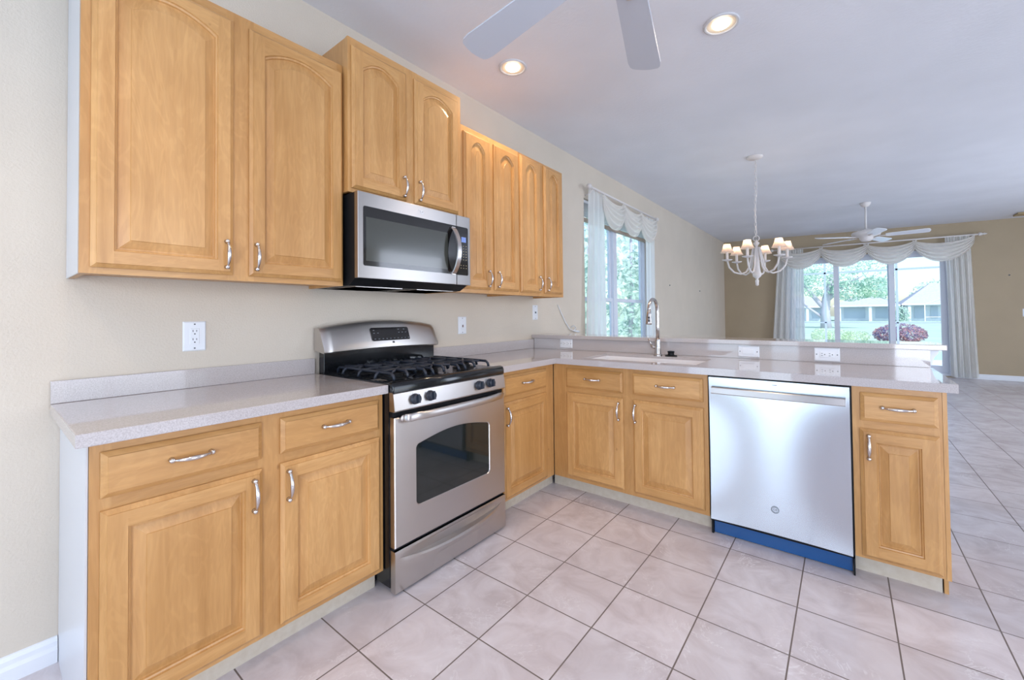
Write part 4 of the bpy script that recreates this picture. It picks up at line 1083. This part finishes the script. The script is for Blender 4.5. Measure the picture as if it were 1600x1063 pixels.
# ---------------------------------------------------------------- outdoors
def outdoors():
    bm = B()
    vs = [(-80, YB-40, -.15), (120, YB-40, -.15), (120, 24, -.15), (120, 88, -.33), (120, 180, -.33), (-80, 180, -.33), (-80, 88, -.33), (-80, 24, -.15)]
    V = [bm.verts.new(v) for v in vs]; bm.faces.new((V[0], V[1], V[2], V[7])); bm.faces.new((V[7], V[2], V[3], V[6])); bm.faces.new((V[6], V[3], V[4], V[5]))
    obj('lawn', bm, M_GRASS, None, 'mown green lawn running from the pool deck to the houses', 'lawn', kind='stuff')
    bm = B(); gridsolid(bm, [-1.0, 3.3, 8.5, 12], [10.16, 14.4, 18.2, 22.6], lambda i, j: not (i == 1 and j == 1), lambda u, v, a: (u, v, a), -.14, -.06)
    S(obj('floor_pool_deck', bm, M_DECK))
    bm = B(); box(bm, 3.3, 8.5, 14.4, 18.2, -.14, -.10); obj('swimming_pool', bm, M_WATER, None, 'turquoise pool set in the white deck', 'pool', base=(6, 16, -.14))
    root = thing('pool_cage', 'blue grey screen cage frame around the pool', 'pool enclosure', (3.9, 22, -.1))
    bm = B(); box(bm, -1, 12, 22.3, 22.38, 2.90, 2.97); obj('top_beam', bm, M_CAGE, root)
    bm = B(); box(bm, -1, 12, 22.3, 22.36, .72, .765); obj('chair_rail', bm, M_CAGE, root)
    for x in (-.4, 1.57, 3.93, 6.3, 8.7, 11.1):
        bm = B(); box(bm, x-.035, x+.035, 22.3, 22.38, -.1, 3.6); obj('post', bm, M_CAGE, root)
    # houses
    hy = 88
    def house(label, x0, x1, z1, ridge, hip, dy, pillars, screens, gables):
        root = thing('house', label, 'house', ((x0+x1)/2, hy, -.33))
        bm = B(); box(bm, x0, x1, hy+1.5, hy+dy, -.33, z1); obj('wall', bm, M_HWALL, root)
        bm = B(); o = .5; rz = ridge
        A_ = [(x0-o, hy-.3, z1), (x1+o, hy-.3, z1), (x1+o, hy+dy+o, z1), (x0-o, hy+dy+o, z1)]
        Rr = [(x0+hip, hy+dy*.45, rz), (x1-hip, hy+dy*.45, rz), (x1-hip, hy+dy*.55, rz), (x0+hip, hy+dy*.55, rz)]
        loft(bm, [[(x, y, z-.12) for x, y, z in A_], A_, Rr], True, True); obj('roof', bm, M_ROOF, root)
        bm = B(); box(bm, x0-o, x1+o, hy-.42, hy-.30, z1-.22, z1+.02); obj('fascia', bm, M_TRIM, root)
        for px in pillars:
            bm = B(); box(bm, px-.18, px+.18, hy-.2, hy+.15, -.33, z1-.1); obj('pillar', bm, M_TRIM, root)
        for a, b_ in screens:
            bm = B(); box(bm, a, b_, hy+1.42, hy+1.49, .1, z1-.4); obj('window', bm, M_HWIN, root)
        for gx0, gx1, gz in gables:
            bm = B()
            for a in (gx0, (gx0+gx1)/2, gx1): box(bm, a-.06, a+.06, hy-2.1, hy-2.0, -.33, 2.25)
            m_ = (gx0+gx1)/2
            tube(bm, [(gx0, hy-2.05, 2.25), (m_, hy-2.05, gz), (gx1, hy-2.05, 2.25)], .09, 4); tube(bm, [(gx0, hy-2.05, 2.25), (gx1, hy-2.05, 2.25)], .07, 4); tube(bm, [(gx0, hy-2.05, .3), (gx1, hy-2.05, .3)], .05, 4)
            obj('screen_gable', bm, M_TRIM, root)
    house('single storey house with a broad pale roof, seen through the right door panel', 9.7, 19.0, 2.35, 5.6, 3.3, 12, (10.1,), ((10.8, 12.0), (12.6, 13.4)), ((11.6, 15.6, 3.05),))
    house('low pale house with a covered porch, seen through the middle door panel', 1.2, 8.6, 2.25, 3.9, 2.5, 9, (1.6, 5.5), ((2.2, 4.9), (6.2, 8.2)), ())
    house('distant low house behind the tree, seen through the left door panel', -9, -.2, 2.2, 4.0, 2.5, 9, (-2.8, -6), ((-2.2, -.8),), ())
    def leaves(bm, blobs, n, size, seed):
        r = random.Random(seed)
        for _ in range(n):
            c_, rad = blobs[r.randrange(len(blobs))]
            while True:
                p = Vector((r.uniform(-1, 1), r.uniform(-1, 1), r.uniform(-1, 1)))
                if .2 < p.length < 1: break
            p = p.normalized()*(p.length**.45)
            q = Vector(c_)+Vector((p.x*rad[0], p.y*rad[1], p.z*rad[2]))
            a = Vector((r.gauss(0, 1), r.gauss(0, 1), r.gauss(0, 1))).normalized(); b_ = a.orthogonal().normalized(); s = size*r.uniform(.6, 1.3)
            bm.faces.new([bm.verts.new(q+a*s*.9), bm.verts.new(q+b_*s*.45), bm.verts.new(q-a*s*.9), bm.verts.new(q-b_*s*.45)])
    def tree(name, label, cat, base, trunk, blobs, n, size, mat, seed, tr=.2):
        root = thing(name, label, cat, base)
        if trunk:
            bm = B()
            for pts, rs in trunk: tube(bm, pts, rs, 8)
            obj('trunk', bm, M_BARK, root, smooth=True)
        bm = B(); leaves(bm, blobs, n, size, seed); obj('foliage', bm, mat, root)
        return root
    y = 45
    tree('shade_tree', 'large airy shade tree on the lawn, seen through the left and middle door panels', 'tree', (.95, y, -.3),
         [([(.95, y, -.3), (.9, y, 1.2), (1.0, y, 2.4), (1.5, y, 4.5)], [.42, .34, .30, .15]), ([(.95, y, 1.4), (.1, y, 2.6), (-.7, y, 3.8)], [.22, .16, .08]), ([(1.0, y, 2.2), (2.2, y, 3.4), (3.4, y, 4.2)], [.2, .14, .06]), ([(.85, y, .6), (-.3, y, 1.6), (-1.2, y, 2.4)], [.14, .09, .05])],
         [((.2, y, 3.8), (1.6, 1.5, 1.3)), ((1.5, y, 5.2), (2.6, 2.0, 1.8)), ((3.4, y, 4.6), (2.2, 1.8, 1.7)), ((2.7, y, 3.0), (1.5, 1.4, .9)), ((4.2, y, 3.2), (1.2, 1.2, .9)), ((-1.4, y, 4.6), (1.8, 1.6, 1.8))], 5200, .13, L_TREE, 3)
    tree('croton_bush', 'round red and purple croton bush beyond the pool cage', 'bush', (4.1, 24, -.12), None, [((4.1, 24, .25), (.82, .8, .45)), ((3.7, 24, .2), (.5, .5, .35)), ((4.5, 24, .2), (.5, .5, .35))], 2600, .055, L_RED, 5)
    tree('lime_shrub', 'low lime green shrub in front of the middle door panel', 'bush', (2.3, 23.4, -.12), None, [((2.0, 23.4, .1), (.6, .4, .3)), ((2.6, 23.4, .1), (.55, .4, .26)), ((1.35, 23.4, .12), (.4, .4, .34))], 1800, .05, L_LIME, 6)
    tree('hedge_shrub', 'pale shrub added over the dark gap between the two houses', 'bush', (9.15, 86.6, -.3), None, [((9.15, 86.6, .7), (.9, .5, 1.3))], 500, .16, L_DARK, 9)  # added to cover the dark shaded gap between the houses
    for k, (x, w_, h_, lab) in enumerate(((14.6, 3.2, 3.4, 'far treetop behind the right hand house roof'), (8.4, 1.6, 3.0, 'far dark treetop left of the right hand house roof'), (24, 6, 5.5, 'distant tree mass beyond the right hand house'), (-18, 9, 7.5, 'distant tree mass at the left beyond the lawn'))):
        tree('distant_tree', lab, 'tree', (x, 104, -.3), [([(x, 104, -.3), (x, 104, 3)], [.4, .25])], [((x, 104, 3.4), (w_, 3, h_)), ((x-w_*.5, 104, 2.6), (w_*.6, 2, h_*.7))], 900, .30, L_DARK, 20+k)
    # trees outside the dining window
    for k, (yy, xx, hh) in enumerate(((10.5, -5.0, 5.2), (13.6, -5.6, 6.0), (16.8, -5.2, 6.2), (20.5, -6.0, 6.8))):
        nmz = ['nearest', 'second', 'third', 'farthest'][k]
        tree('garden_tree', 'bright pale green tree outside the dining window, %s from the house' % nmz, 'tree', (xx, yy, -.15), [([(xx, yy, -.15), (xx+.1, yy, 2.2), (xx, yy+.2, hh-1)], [.12, .10, .05])],
             [((xx, yy, hh*.64), (1.4, 1.4, hh*.36)), ((xx+.3, yy+.4, hh*.35), (1.1, 1.0, hh*.30)), ((xx-.2, yy-.4, hh*.3), (1.0, 1.0, hh*.28))], 1500, .17, L_PALE if k % 2 else L_DARK, 40+k)
outdoors()

# ---------------------------------------------------------------- one object per separate piece
def split_pieces(names):
    for o in list(bpy.data.objects):
        if o.type != 'MESH' or o.name.split('.')[0] not in names: continue
        bm = bmesh.new(); bm.from_mesh(o.data); bm.verts.ensure_lookup_table()
        seen = set(); groups = []
        for v in bm.verts:
            if v.index in seen: continue
            st = [v]; comp = []; seen.add(v.index)
            while st:
                a = st.pop(); comp.append(a.index)
                for e in a.link_edges:
                    b_ = e.other_vert(a)
                    if b_.index not in seen: seen.add(b_.index); st.append(b_)
            groups.append(set(comp))
        bm.free()
        if len(groups) < 2: continue
        src = o.data
        for k, g in enumerate(groups):
            b2 = bmesh.new(); b2.from_mesh(src)
            bmesh.ops.delete(b2, geom=[v for v in b2.verts if v.index not in g], context='VERTS')
            me = bpy.data.meshes.new(src.name); b2.to_mesh(me); b2.free()
            for m in src.materials: me.materials.append(m)
            if k == 0: o.data = me
            else:
                c = o.copy(); c.data = me; COL.objects.link(c)
split_pieces({'side_edge', 'foot_bracket', 'levelling_foot', 'grease_filter', 'vent_slot', 'bracket', 'drain', 'screw', 'button'})
